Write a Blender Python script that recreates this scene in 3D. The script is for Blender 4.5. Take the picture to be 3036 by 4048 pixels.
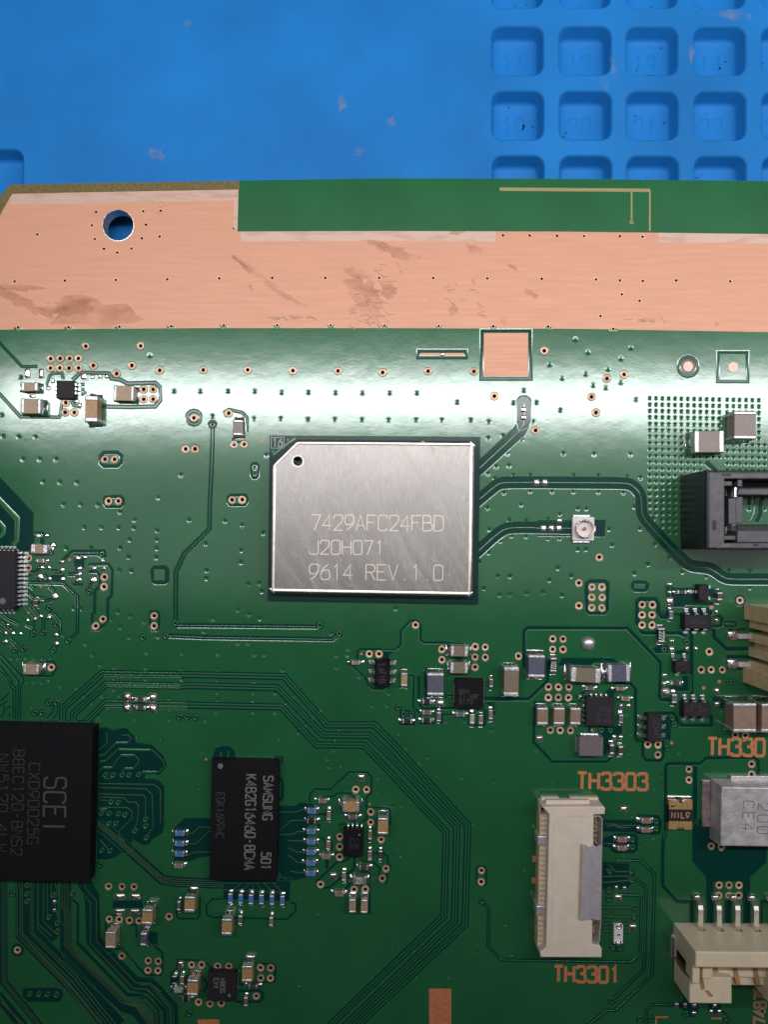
import bpy, math, random
import numpy as np
from mathutils import Vector
from mathutils.geometry import delaunay_2d_cdt

random.seed(7)
for o in list(bpy.data.objects):
    bpy.data.objects.remove(o)
SC = bpy.context.scene
COL = SC.collection
MM = 0.1            # one Blender unit is a centimetre, everything below is in millimetres
R = math.radians

# ------------------------------------------------------------------ camera
LENS_H = 87.0       # camera height over the board, mm
FPX = 3184.0        # focal length in survey pixels
CX, CY = 1518.0, 2150.0
cam = bpy.data.cameras.new('camera')
camo = bpy.data.objects.new('camera', cam)
COL.objects.link(camo)
camo.location = (0, 0, LENS_H * MM)
cam.sensor_width = 36.0
cam.lens = 36.0 * FPX / 4048.0
cam.shift_y = (CY - 2024.0) / 4048.0
cam.clip_start = 0.05
cam.clip_end = 500
cam.dof.use_dof = True
cam.dof.focus_distance = (LENS_H - 0.5) * MM
cam.dof.aperture_fstop = cam.lens * 1e-3 / 0.17
SC.camera = camo

# ------------------------------------------------------------------ world and lamps
w = bpy.data.worlds.new('World')
SC.world = w
w.use_nodes = True
bg = w.node_tree.nodes['Background']
bg.inputs[0].default_value = (0.92, 0.95, 1.0, 1)
bg.inputs[1].default_value = 0.034
SC.view_settings.view_transform = 'Standard'
SC.view_settings.look = 'None'
SC.view_settings.exposure = 0.0
SC.view_settings.gamma = 1.0

def lamp(name, loc, size, power, tilt, col):
    l = bpy.data.lights.new(name, 'AREA')
    l.shape = 'RECTANGLE'
    l.size, l.size_y = size[0] * MM, size[1] * MM
    l.energy = power
    l.color = col
    o = bpy.data.objects.new(name, l)
    o.location = [c * MM for c in loc]
    o.rotation_euler = (R(tilt), 0, 0)
    COL.objects.link(o)
    return o
lamp('tube_lamp', (78, 38.8, 130), (366, 16), 4900, 37, (0.96, 0.965, 1.0))
lamp('broad_fill_lamp', (75, 30, 196), (390, 96), 900, 10, (0.94, 0.98, 1.0))  # added fill standing in for a bright ceiling; its edge ends the sheen

# ------------------------------------------------------------------ survey helpers
def P(px, py, z=0.0):
    k = (LENS_H - z) / FPX
    return ((px - CX) * k, (CY - py) * k)
SHEET = {'A': (0, 1250, .4822), 'B': (750, 1250, .4822), 'C': (1500, 1250, .4822), 'D': (2236, 1250, .4822),
         'E': (0, 1900, .4822), 'F': (750, 1900, .4822), 'G': (1500, 1900, .4822), 'H': (2236, 1800, .4822),
         'I': (0, 2500, .4822), 'J': (750, 2500, .4822), 'K': (1400, 2450, .4822), 'L': (2036, 2450, .3617),
         'M': (2536, 2250, .3014), 'N': (2436, 2700, .3617), 'O': (0, 2800, .3617), 'P': (600, 2950, .3617),
         'Q': (1150, 3000, .3617), 'R': (1850, 3050, .4822), 'S': (2436, 3250, .3617), 'T': (0, 3400, .3617),
         'U': (550, 3500, .4219), 'V': (1200, 3500, .4521), 'a': (0, 0, .915), 'b': (1518, 0, .915),
         'X': (1040, 1700, .5304), 'W': (2690, 1840, .2086), 'Y': (2250, 2000, .1025), 'n': (0, 0, 1.0)}
def px(s, x, y):
    a, b, k = SHEET[s]
    return a + x * k, b + y * k
def at(s, x, y, z=0.0):
    return P(*px(s, x, y), z)
def pts(s, l, z=0.0):
    return [at(s, x, y, z) for x, y in l]
def cw(py):
    return 0.2 + 1.2 * min(1, max(0, (py - 1300) / 1700.0))

# ------------------------------------------------------------------ objects
def tag(o, label=None, cat=None, group=None, kind=None):
    if label: o['label'] = label
    if cat: o['category'] = cat
    if group: o['group'] = group
    if kind: o['kind'] = kind
    return o
def thing(name, label, cat, loc=(0, 0, 0), rot=0.0, group=None):
    o = bpy.data.objects.new(name, None)
    o.empty_display_size = 0.1
    COL.objects.link(o)
    o.location = [c * MM for c in loc]
    o.rotation_euler = (0, 0, R(rot))
    return tag(o, label, cat, group)
def link(name, me, parent=None, loc=None, rot=0.0):
    o = bpy.data.objects.new(name, me)
    COL.objects.link(o)
    if parent: o.parent = parent
    if loc is not None: o.location = [c * MM for c in loc]
    if rot: o.rotation_euler = (0, 0, R(rot))
    return o
class G:
    """collects faces, then becomes one mesh"""
    def __init__(s):
        s.v, s.f, s.m = [], [], []
    def add(s, v, f, m=0):
        n = len(s.v)
        s.v += [tuple(p) for p in v]
        s.f += [tuple(i + n for i in q) for q in f]
        s.m += (m if isinstance(m, list) else [m] * len(f))
        return s
    def mesh(s, name, mats, smooth=False):
        me = bpy.data.meshes.new(name)
        me.from_pydata([(x * MM, y * MM, z * MM) for x, y, z in s.v], [], s.f)
        for m in (mats if isinstance(mats, (list, tuple)) else [mats]):
            me.materials.append(m)
        me.polygons.foreach_set('material_index', s.m)
        me.polygons.foreach_set('use_smooth', [smooth] * len(s.f))
        me.update()
        return me
    def obj(s, name, mats, parent=None, smooth=False, loc=None, rot=0.0):
        return link(name, s.mesh(name, mats, smooth), parent, loc, rot)

def area2(p):
    return sum(p[i - 1][0] * p[i][1] - p[i][0] * p[i - 1][1] for i in range(len(p)))
def ccw(p):
    return list(p) if area2(p) > 0 else list(p)[::-1]
def offset(p, d):
    """shrink a ccw polygon by d"""
    out = []
    n = len(p)
    for i in range(n):
        a, b, c = Vector(p[i - 1]), Vector(p[i]), Vector(p[(i + 1) % n])
        e1, e2 = (b - a).normalized(), (c - b).normalized()
        n1, n2 = Vector((-e1.y, e1.x)), Vector((-e2.y, e2.x))
        m = (n1 + n2)
        m = m / max(0.35, m.length_squared) * 2 if m.length > 1e-6 else n1
        out.append((b.x + m.x * d, b.y + m.y * d))
    return out
def inside(p, q):
    x, y = p
    c = False
    for i in range(len(q)):
        (x1, y1), (x2, y2) = q[i - 1], q[i]
        if (y1 > y) != (y2 > y) and x < (x2 - x1) * (y - y1) / (y2 - y1) + x1:
            c = not c
    return c
def plate(outline, holes=()):
    """triangulated flat sheet with holes; holes are polygons"""
    vs, es = [], []
    for lp in [outline] + list(holes):
        n0 = len(vs)
        vs += [Vector(p) for p in lp]
        es += [(n0 + i, n0 + (i + 1) % len(lp)) for i in range(len(lp))]
    r = delaunay_2d_cdt(vs, es, [], 0, 1e-5)
    V = [(p.x, p.y) for p in r[0]]
    hc = [(sum(p[0] for p in h) / len(h), sum(p[1] for p in h) / len(h)) for h in holes]
    hr = [max(math.hypot(p[0] - c[0], p[1] - c[1]) for p in h) for h, c in zip(holes, hc)]
    HC = np.array(hc) if hc else np.zeros((0, 2))
    HR = np.array(hr)
    F = []
    for f in r[2]:
        c = (sum(V[i][0] for i in f) / len(f), sum(V[i][1] for i in f) / len(f))
        if not inside(c, outline):
            continue
        bad = False
        if len(HC):
            d = np.hypot(HC[:, 0] - c[0], HC[:, 1] - c[1])
            for k in np.nonzero(d < HR)[0]:
                if inside(c, holes[k]):
                    bad = True
                    break
        if not bad:
            F.append(f if area2([V[i] for i in f]) > 0 else f[::-1])
    return V, F
def circle(c, r, n=12, ph=0.0):
    return [(c[0] + r * math.cos(ph + i * 2 * math.pi / n), c[1] + r * math.sin(ph + i * 2 * math.pi / n)) for i in range(n)]
def rect(w, h, r=0.0, seg=3, c=(0, 0)):
    if r <= 0:
        return [(c[0] + x * w / 2, c[1] + y * h / 2) for x, y in ((-1, -1), (1, -1), (1, 1), (-1, 1))]
    out = []
    for sx, sy, a0 in ((1, -1, -90), (1, 1, 0), (-1, 1, 90), (-1, -1, 180)):
        for k in range(seg + 1):
            a = R(a0 + 90 * k / seg)
            out.append((c[0] + sx * (w / 2 - r) + r * math.cos(a), c[1] + sy * (h / 2 - r) + r * math.sin(a)))
    return out
def prism(g, poly, z0, z1, bev=0.0, seg=2, holes=(), m=0, bottom=False, draft=0.0):
    """extruded polygon with a rounded upper edge and optional openings in its top"""
    poly = ccw(poly)
    n = len(poly)
    rings = [(-draft, z0), (0, z1 - bev)]
    for k in range(1, seg + 1) if bev > 0 else []:
        a = R(90 * k / seg)
        rings.append((bev * (1 - math.cos(a)), z1 - bev + bev * math.sin(a)))
    v, f = [], []
    for d, z in rings:
        q = offset(poly, d) if abs(d) > 1e-9 else poly
        v += [(x, y, z) for x, y in q]
    for k in range(len(rings) - 1):
        for i in range(n):
            j = (i + 1) % n
            f.append((k * n + i, k * n + j, (k + 1) * n + j, (k + 1) * n + i))
    g.add(v, f, m)
    top = offset(poly, rings[-1][0]) if rings[-1][0] else poly
    if holes:
        V, F = plate(top, holes)
        g.add([(x, y, z1) for x, y in V], F, m)
    else:
        g.add([(x, y, z1) for x, y in top], [tuple(range(n))], m)
    if bottom:
        g.add([(x, y, z0) for x, y in poly], [tuple(range(n))[::-1]], m)
    return g
def box(g, x0, y0, x1, y1, z0, z1, bev=0.0, m=0, seg=2):
    return prism(g, [(min(x0, x1), min(y0, y1)), (max(x0, x1), min(y0, y1)), (max(x0, x1), max(y0, y1)), (min(x0, x1), max(y0, y1))], z0, z1, bev, seg, (), m, True)
def smooth_line(p, it=2, keep=True):
    for _ in range(it):
        q = [p[0]]
        for a, b in zip(p[:-1], p[1:]):
            q += [(a[0] * .75 + b[0] * .25, a[1] * .75 + b[1] * .25), (a[0] * .25 + b[0] * .75, a[1] * .25 + b[1] * .75)]
        q.append(p[-1])
        p = q
    return p
def sweep(g, p, prof, z=0.0, closed=False, m=None):
    """a cross-section (offset, height) carried along a flat polyline"""
    q = [p[0]]
    for a in p[1:]:
        if math.hypot(a[0] - q[-1][0], a[1] - q[-1][1]) > 1e-4:
            q.append(a)
    if closed and math.hypot(q[0][0] - q[-1][0], q[0][1] - q[-1][1]) < 1e-4:
        q.pop()
    n = len(q)
    if n < 2: return g
    v, f, mi = [], [], []
    k = len(prof)
    for i in range(n):
        b = Vector(q[i])
        a = Vector(q[i - 1]) if (i > 0 or closed) else None
        c = Vector(q[(i + 1) % n]) if (i < n - 1 or closed) else None
        e1 = (b - a).normalized() if a is not None else (c - b).normalized()
        e2 = (c - b).normalized() if c is not None else e1
        n1, n2 = Vector((-e1.y, e1.x)), Vector((-e2.y, e2.x))
        mm = n1 + n2
        mm = mm / max(0.6, mm.length_squared) * 2 if mm.length > 1e-6 else n1
        v += [(b.x + mm.x * o, b.y + mm.y * o, z + h) for o, h in prof]
    for i in range(n if closed else n - 1):
        j = (i + 1) % n
        for t in range(k - 1):
            f.append((i * k + t, i * k + t + 1, j * k + t + 1, j * k + t))
            mi.append(m[t] if m else 0)
    return g.add(v, f, mi)

# ------------------------------------------------------------------ materials
def mat(name, base, rough=0.5, metal=0.0, spec=0.5, var=0.0, vscale=20.0, bump=0.0, bscale=60.0, stretch=None,
        coat=0.0, rvar=0.0, aniso=0.0, var2=None, alpha_noise=None, sss=0.0, amax=1.0, bscale2=None, bump2=0.0):
    m = bpy.data.materials.new(name)
    m.use_nodes = True
    nt = m.node_tree
    b = nt.nodes['Principled BSDF']
    L = nt.links.new
    b.inputs['Base Color'].default_value = (*base, 1)
    b.inputs['Roughness'].default_value = rough
    b.inputs['Metallic'].default_value = metal
    b.inputs['Specular IOR Level'].default_value = spec
    if coat:
        b.inputs['Coat Weight'].default_value = coat
        b.inputs['Coat Roughness'].default_value = 0.15
    if aniso:
        b.inputs['Anisotropic'].default_value = aniso
    tc = nt.nodes.new('ShaderNodeTexCoord')
    def noise(scale, st=None, detail=4.0):
        n = nt.nodes.new('ShaderNodeTexNoise')
        n.inputs['Scale'].default_value = scale
        n.inputs['Detail'].default_value = detail
        if st:
            mp = nt.nodes.new('ShaderNodeMapping')
            mp.inputs['Scale'].default_value = st
            L(tc.outputs['Object'], mp.inputs['Vector'])
            L(mp.outputs['Vector'], n.inputs['Vector'])
        else:
            L(tc.outputs['Object'], n.inputs['Vector'])
        return n
    if var:
        n = noise(vscale, stretch)
        mr = nt.nodes.new('ShaderNodeMapRange')
        mr.inputs[1].default_value, mr.inputs[2].default_value = 0.3, 0.7
        L(n.outputs['Fac'], mr.inputs[0])
        mx = nt.nodes.new('ShaderNodeMix')
        mx.data_type = 'RGBA'
        hi = var2 or tuple(min(1, c * (1 + var)) for c in base)
        lo = tuple(c * (1 - var) for c in base)
        mx.inputs[6].default_value = (*lo, 1)
        mx.inputs[7].default_value = (*hi, 1)
        L(mr.outputs[0], mx.inputs[0])
        L(mx.outputs[2], b.inputs['Base Color'])
    if rvar:
        n = noise(vscale * 1.7, stretch)
        mr = nt.nodes.new('ShaderNodeMapRange')
        mr.inputs[1].default_value, mr.inputs[2].default_value = 0.3, 0.7
        mr.inputs[3].default_value, mr.inputs[4].default_value = max(.02, rough - rvar), rough + rvar
        L(n.outputs['Fac'], mr.inputs[0])
        L(mr.outputs[0], b.inputs['Roughness'])
    if bump:
        n = noise(bscale, stretch)
        bp = nt.nodes.new('ShaderNodeBump')
        bp.inputs['Strength'].default_value = bump
        bp.inputs['Distance'].default_value = 0.01
        L(n.outputs['Fac'], bp.inputs['Height'])
        last = bp
        if bump2:
            n2 = noise(bscale2)
            b2 = nt.nodes.new('ShaderNodeBump')
            b2.inputs['Strength'].default_value = bump2
            b2.inputs['Distance'].default_value = 0.01
            L(n2.outputs['Fac'], b2.inputs['Height'])
            L(bp.outputs[0], b2.inputs['Normal'])
            last = b2
        L(last.outputs[0], b.inputs['Normal'])
    if alpha_noise:
        n = noise(alpha_noise[0], alpha_noise[3] if len(alpha_noise) > 3 else None, 6.0)
        mr = nt.nodes.new('ShaderNodeMapRange')
        mr.inputs[1].default_value, mr.inputs[2].default_value, mr.inputs[4].default_value = alpha_noise[1], alpha_noise[2], amax
        L(n.outputs['Fac'], mr.inputs[0])
        L(mr.outputs[0], b.inputs['Alpha'])
    if sss:
        b.inputs['Subsurface Weight'].default_value = sss
        b.inputs['Subsurface Radius'].default_value = (0.05, 0.04, 0.03)
    return m

MASK = mat('solder_mask_green', (0.0150, 0.112, 0.040), 0.145, metal=0.06, spec=0.8, var=0.10, vscale=1.2, bump=0.02, bscale=38, bump2=0.13, bscale2=4.0)
TRACE = mat('solder_mask_over_track', (0.018, 0.115, 0.040), 0.16, spec=0.8)
WIRE = mat('solder_mask_over_thin_track', (0.036, 0.085, 0.034), 0.35, spec=0.3)
INKS = None
GAP = mat('solder_mask_over_laminate', (0.0030, 0.036, 0.030), 0.14, spec=0.25, bump=0.02, bscale=45)
CLEAR = mat('bare_laminate_green', (0.007, 0.100, 0.030), 0.30, var=0.12, vscale=1.5, bump=0.03, bscale=30)
OLIVE = mat('laminate_edge_olive', (0.120, 0.085, 0.016), 0.45, var=0.3, vscale=25)
FR4 = mat('laminate_edge', (0.10, 0.13, 0.04), 0.6, var=0.3, vscale=60)
COPPER = mat('bare_copper', (0.565, 0.272, 0.168), 0.5, metal=0.2, var=0.05, vscale=3.0, bump=0.05, bscale=12, stretch=(0.5, 9, 1), rvar=0.05)
COPPERP = mat('pale_copper', (0.60, 0.38, 0.29), 0.42, metal=0.3, var=0.10, vscale=14)
COPPERD = mat('tarnished_copper', (0.49, 0.205, 0.10), 0.5, metal=0.1, var=0.25, vscale=14, alpha_noise=(2.2, 0.33, 0.70, (1.2, 2.6, 1)), amax=.42)
COPPERPR = mat('copper_print', (0.56, 0.20, 0.085), 0.5, metal=0.2, var=0.15, vscale=20)
VIAC = mat('via_copper', (0.62, 0.37, 0.25), 0.45, metal=0.45)
BARREL = mat('via_barrel_shade', (0.030, 0.014, 0.009), 0.5, metal=0.3)  # hole shade put into the colour of bore and plug
SOLDER = mat('solder', (0.78, 0.76, 0.78), 0.24, metal=1.0, bump=0.25, bscale=25, rvar=0.08)
TIN = mat('tinned_terminal', (0.66, 0.62, 0.61), 0.38, metal=0.85, var=0.12, vscale=60, bump=0.5, bscale=70)
STEEL = mat('formed_steel', (0.66, 0.59, 0.62), 0.42, metal=0.6, var=0.1, vscale=20, bump=0.15, bscale=40)
GOLD = mat('gold_plate', (0.80, 0.55, 0.22), 0.28, metal=1.0)
BRASS = mat('dull_gold_terminal', (0.52, 0.33, 0.14), 0.42, metal=0.5, var=0.12, vscale=30)
EPOXY = mat('black_epoxy', (0.0065, 0.0052, 0.0075), 0.62, spec=0.16, var=0.35, vscale=90, bump=0.5, bscale=90)
EPOXYV = mat('black_epoxy_small', (0.015, 0.012, 0.016), 0.6, spec=0.35, var=0.35, vscale=120, bump=0.4, bscale=110)
INKS = mat('laser_mark_olive', (0.060, 0.056, 0.048), 0.7, var=0.3, vscale=120)
INKG = mat('laser_mark_grey', (0.15, 0.135, 0.128), 0.7, var=0.3, vscale=120)
INKF = mat('laser_mark_faint', (0.040, 0.036, 0.036), 0.7, var=0.4, vscale=90)
INKD = mat('laser_mark_dim', (0.040, 0.037, 0.035), 0.7, var=0.35, vscale=90)
INKW = mat('white_mark', (0.55, 0.55, 0.55), 0.6)
INKL = mat('etched_mark', (0.74, 0.66, 0.56), 0.5, metal=0.3)
INKGOLD = mat('gold_mark', (0.45, 0.27, 0.12), 0.5)
ENGR = mat('stamped_mark', (0.27, 0.235, 0.225), 0.5, metal=0.6)
CAN = None
SIL = mat('silver_can', (0.60, 0.555, 0.575), 0.48, metal=0.55, var=0.22, vscale=7, bump=0.3, bscale=30, rvar=0.1)
MATB = mat('blue_silicone', (0.008, 0.148, 0.43), 0.6, spec=0.2, var=0.15, vscale=0.7, bump=0.18, bscale=9, bump2=0.15, bscale2=90)
DIRT = mat('dark_speck', (0.02, 0.015, 0.012), 0.8)
DUST = mat('dusty_smudge', (0.33, 0.31, 0.33), 0.8, alpha_noise=(5.0, 0.38, 0.8), amax=.42)
IVORY = mat('ivory_plastic', (0.72, 0.60, 0.49), 0.45, var=0.05, vscale=8, bump=0.05, bscale=30, sss=0.2)
BEIGE = mat('beige_plastic', (0.72, 0.60, 0.43), 0.42, var=0.06, vscale=8, bump=0.05, bscale=30, sss=0.25)
AMBER = mat('amber_contact_slot', (0.34, 0.20, 0.075), 0.5, var=0.3, vscale=14)
TANP = mat('tan_plastic', (0.60, 0.44, 0.25), 0.45, var=0.15, vscale=8, sss=0.2)
BLACKP = mat('black_plastic', (0.006, 0.0065, 0.007), 0.38, spec=0.35, var=0.3, vscale=9, bump=0.1, bscale=30)
GREYP = mat('dark_grey_plastic', (0.075, 0.068, 0.078), 0.45, var=0.25, vscale=14, bump=0.12, bscale=30)
WHITEP = mat('white_plastic', (0.66, 0.62, 0.63), 0.4, var=0.05, vscale=20)
FERR = mat('ferrite_block', (0.155, 0.115, 0.125), 0.6, var=0.12, vscale=30, bump=0.3, bscale=60)
STY = {}
for nme, c in (('tan', (.36, .25, .165)), ('orange', (.40, .235, .105)), ('brown', (.26, .165, .125)), ('taupe', (.25, .195, .165)),
               ('olive', (.20, .155, .105)), ('slate', (.085, .090, .135)), ('blue', (.075, .185, .43)), ('black', (.012, .011, .012)),
               ('teal', (.11, .15, .16)), ('grey', (.13, .115, .115)), ('pale', (.34, .40, .33)), ('darkbrown', (.06, .045, .045))):
    STY[nme] = mat('ceramic_' + nme, c, 0.48, var=0.12, vscale=30, bump=0.2, bscale=70)

def vary(m, amt):
    nt = m.node_tree
    b = nt.nodes['Principled BSDF']
    base = tuple(b.inputs['Base Color'].default_value)
    oi = nt.nodes.new('ShaderNodeObjectInfo')
    mx = nt.nodes.new('ShaderNodeMix'); mx.data_type = 'RGBA'
    mx.inputs[6].default_value = tuple(c * (1 - amt) for c in base[:3]) + (1,)
    mx.inputs[7].default_value = tuple(min(1, c * (1 + amt)) for c in base[:3]) + (1,)
    nt.links.new(oi.outputs['Random'], mx.inputs[0])
    nt.links.new(mx.outputs[2], b.inputs['Base Color'])
vary(VIAC, .22)
def steel_brushed():
    m = mat('brushed_nickel', (0.56, 0.525, 0.50), 0.36, metal=0.92, aniso=0.0)
    nt = m.node_tree
    L = nt.links.new
    b = nt.nodes['Principled BSDF']
    tc = nt.nodes.new('ShaderNodeTexCoord')
    def nz(scale, st, rot=0, det=3):
        mp = nt.nodes.new('ShaderNodeMapping')
        mp.inputs['Rotation'].default_value = (0, 0, R(rot))
        mp2 = nt.nodes.new('ShaderNodeMapping')
        mp2.inputs['Scale'].default_value = st
        n = nt.nodes.new('ShaderNodeTexNoise')
        n.inputs['Scale'].default_value = scale
        n.inputs['Detail'].default_value = det
        L(tc.outputs['Object'], mp.inputs[0]); L(mp.outputs[0], mp2.inputs[0]); L(mp2.outputs[0], n.inputs['Vector'])
        return n
    def rng(n, a, c, lo, hi):
        r = nt.nodes.new('ShaderNodeMapRange')
        r.inputs[1].default_value, r.inputs[2].default_value, r.inputs[3].default_value, r.inputs[4].default_value = a, c, lo, hi
        L(n.outputs['Fac'], r.inputs[0])
        return r
    fine = nz(1.0, (240, 7, 1))
    scr = nz(1.0, (13, 0.9, 1), -32, 5)
    patch = nz(1.3, (1, 1, 1), 0, 4)
    a = rng(fine, .32, .68, .82, 1.12)
    c = rng(scr, .5, .76, .0, .20)
    d = rng(patch, .3, .7, .93, 1.06)
    m1 = nt.nodes.new('ShaderNodeMath'); m1.operation = 'MULTIPLY'
    L(a.outputs[0], m1.inputs[0]); L(d.outputs[0], m1.inputs[1])
    m2 = nt.nodes.new('ShaderNodeMath'); m2.operation = 'ADD'
    L(m1.outputs[0], m2.inputs[0]); L(c.outputs[0], m2.inputs[1])
    mx = nt.nodes.new('ShaderNodeMix'); mx.data_type = 'RGBA'; mx.blend_type = 'MULTIPLY'
    mx.inputs[0].default_value = 1
    mx.inputs[6].default_value = (0.245, 0.224, 0.208, 1)
    L(m2.outputs[0], mx.inputs[7])
    L(mx.outputs[2], b.inputs['Base Color'])
    rr = rng(scr, .5, .76, .37, .46)
    L(rr.outputs[0], b.inputs['Roughness'])
    bp = nt.nodes.new('ShaderNodeBump')
    bp.inputs['Strength'].default_value = 0.3
    bp.inputs['Distance'].default_value = 0.006
    L(fine.outputs['Fac'], bp.inputs['Height'])
    L(bp.outputs[0], b.inputs['Normal'])
    return m
CAN = steel_brushed()

# ------------------------------------------------------------------ stroke lettering
def _c(*p): return (True, list(p))
def _l(*p): return (False, list(p))
F = {
 '0': [_c((2, 6), (0, 6), (0, 3), (0, 0), (2, 0), (4, 0), (4, 3), (4, 6), (2, 6))],
 '1': [_l((1, 4.8), (2.2, 6), (2.2, 0))],
 '2': [_c((0, 4.4), (0.2, 6), (2, 6), (4, 6), (4, 3.8), (3, 2.6), (0, 0)), _l((0, 0), (4, 0))],
 '3': [_c((0, 5), (.3, 6), (2, 6), (3.9, 6), (3.9, 3.2), (1.6, 3.2)), _c((1.6, 3.2), (4.1, 3.2), (4.1, 0), (2, 0), (.2, 0), (0, 1))],
 '4': [_l((3, 0), (3, 6), (0, 1.8), (4, 1.8))],
 '5': [_l((3.7, 6), (.5, 6), (.3, 3.4)), _c((.3, 3.4), (1, 4), (4, 4), (4, 0), (2, 0), (.2, 0), (0, 1))],
 '6': [_c((3.3, 6), (0, 3.6), (0, 0), (2, 0), (4, 0), (4, 3.8), (2, 3.8), (.6, 3.4), (.2, 2))],
 '7': [_l((0, 6), (4, 6), (1.4, 0))],
 '8': [_c((2, 3.2), (.2, 3.2), (.2, 6), (2, 6), (3.8, 6), (3.8, 3.2), (2, 3.2)), _c((2, 3.2), (0, 3.2), (0, 0), (2, 0), (4, 0), (4, 3.2), (2, 3.2))],
 '9': [_c((.7, 0), (4, 2.4), (4, 6), (2, 6), (0, 6), (0, 2.2), (2, 2.2), (3.4, 2.6), (3.8, 4))],
 'A': [_l((0, 0), (2, 6), (4, 0)), _l((.7, 2), (3.3, 2))],
 'B': [_l((0, 0), (0, 6)), _c((0, 6), (3.6, 6), (3.6, 3.2), (0, 3.2)), _c((0, 3.2), (4.2, 3.2), (4.2, 0), (0, 0))],
 'C': [_c((4, 5), (3.6, 6), (2, 6), (0, 6), (0, 3), (0, 0), (2, 0), (3.6, 0), (4, 1))],
 'D': [_l((0, 0), (0, 6)), _c((0, 6), (3.4, 6), (4.2, 4.8), (4.2, 1.2), (3.4, 0), (0, 0))],
 'E': [_l((4, 6), (0, 6), (0, 0), (4, 0)), _l((0, 3.2), (3, 3.2))],
 'F': [_l((4, 6), (0, 6), (0, 0)), _l((0, 3.2), (3, 3.2))],
 'G': [_c((4, 5), (3.6, 6), (2, 6), (0, 6), (0, 3), (0, 0), (2, 0), (4, 0), (4, 2.6)), _l((4, 2.6), (2.2, 2.6))],
 'H': [_l((0, 0), (0, 6)), _l((4, 0), (4, 6)), _l((0, 3.1), (4, 3.1))],
 'I': [_l((2, 0), (2, 6))],
 'J': [_l((4, 6), (4, 2)), _c((4, 2), (4, 0), (2, 0), (.2, 0), (0, 1.4))],
 'K': [_l((0, 0), (0, 6)), _l((4, 6), (0, 2.4)), _l((1.4, 3.4), (4, 0))],
 'L': [_l((0, 6), (0, 0), (4, 0))],
 'M': [_l((0, 0), (0, 6), (2, 2), (4, 6), (4, 0))],
 'N': [_l((0, 0), (0, 6), (4, 0), (4, 6))],
 'P': [_l((0, 0), (0, 6)), _c((0, 6), (4.2, 6), (4.2, 2.8), (0, 2.8))],
 'Q': [_c((2, 6), (0, 6), (0, 3), (0, 0), (2, 0), (4, 0), (4, 3), (4, 6), (2, 6)), _l((2.4, 1.6), (4, 0))],
 'R': [_l((0, 0), (0, 6)), _c((0, 6), (4, 6), (4, 3), (0, 3)), _l((2, 3), (4, 0))],
 'S': [_c((4, 5), (3.6, 6), (2, 6), (0, 6), (0, 3.3), (2, 3.2), (4, 3), (4, 0), (2, 0), (.4, 0), (0, 1))],
 'T': [_l((0, 6), (4, 6)), _l((2, 6), (2, 0))],
 'U': [_c((0, 6), (0, 2), (0, 0), (2, 0), (4, 0), (4, 2), (4, 6))],
 'V': [_l((0, 6), (2, 0), (4, 6))],
 'W': [_l((0, 6), (1, 0), (2, 4), (3, 0), (4, 6))],
 'X': [_l((0, 6), (4, 0)), _l((0, 0), (4, 6))],
 'Z': [_l((0, 6), (4, 6), (0, 0), (4, 0))],
 '.': [_l((1.7, .2), (2.3, .2))], '-': [_l((.8, 3), (3.2, 3))], '=': [_l((.8, 3.8), (3.2, 3.8)), _l((.8, 2), (3.2, 2))], ' ': [],
}
def lettering(parent, text, c, width, height, stroke, m, z, rot=0.0, name='lettering', thick=0.012, fill=0.72):
    """print a line of text centred on c, reading along rot"""
    g = G()
    n = len(text)
    cell = width / (n - 1 + fill)
    k = 0
    for i, ch in enumerate(text):
        for sm, st in F[ch]:
            q = [(-width / 2 + i * cell + x / 4 * cell * fill, (y - 3) / 6 * height) for x, y in st]
            if sm: q = smooth_line(q, 2)
            k += 1
            h = thick + 0.0006 * (k % 7)
            sweep(g, q, [(stroke / 2, 0), (stroke / 2, h), (-stroke / 2, h), (-stroke / 2, 0)], 0.0)
    return g.obj(name, m, parent, False, (c[0], c[1], z), rot)

# ================================================================== the silicone mat
ZM = -4.0
mt = thing('silicone_mat', 'blue silicone work mat with rounded parts pockets, under the green circuit board', 'work mat', (0, 0, ZM))
pk = []
cols = [577, 870, 1160, 1453, 1746]
rows = [(-72, None), (218, (11, 12, 13, 14, 15)), (498, (19, 20, 21, 22, 23)), (778, None), (1060, None)]
for ry, nums in rows:
    for ci, cx_ in enumerate(cols):
        X, Y = at('b', cx_ + (ry - 218) * 0.005, ry + ci * 0.5, ZM)
        pk.append((X, Y, nums[ci] if nums else None))
X, Y = at('a', -15, 750, ZM)
pk.append((X, Y, None))
PW, PH = 235 * .915 * (LENS_H - ZM) / FPX, 221 * .915 * (LENS_H - ZM) / FPX
holes = [rect(PW, PH, 1.25, 5, (x, y)) for x, y, _ in pk]
V, Fc = plate(rect(230, 230, 0), holes)
G().add([(x, y, 0) for x, y in V], Fc).obj('mat_surface', MATB, mt)
def pocket_mesh():
    g = G()
    rings = [(0, 0), (.10, -.06), (.22, -.25), (.42, -1.75), (.62, -2.05), (.95, -2.15)]
    q0 = ccw(rect(PW, PH, 1.25, 5))
    n = len(q0)
    v = []
    for d, z in rings:
        v += [(x, y, z) for x, y in offset(q0, d)]
    f = [(k * n + i, k * n + (i + 1) % n, (k + 1) * n + (i + 1) % n, (k + 1) * n + i) for k in range(len(rings) - 1) for i in range(n)]
    f.append(tuple((len(rings) - 1) * n + i for i in range(n)))
    return g.add(v, f).mesh('pocket', MATB, True)
pm = pocket_mesh()
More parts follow.
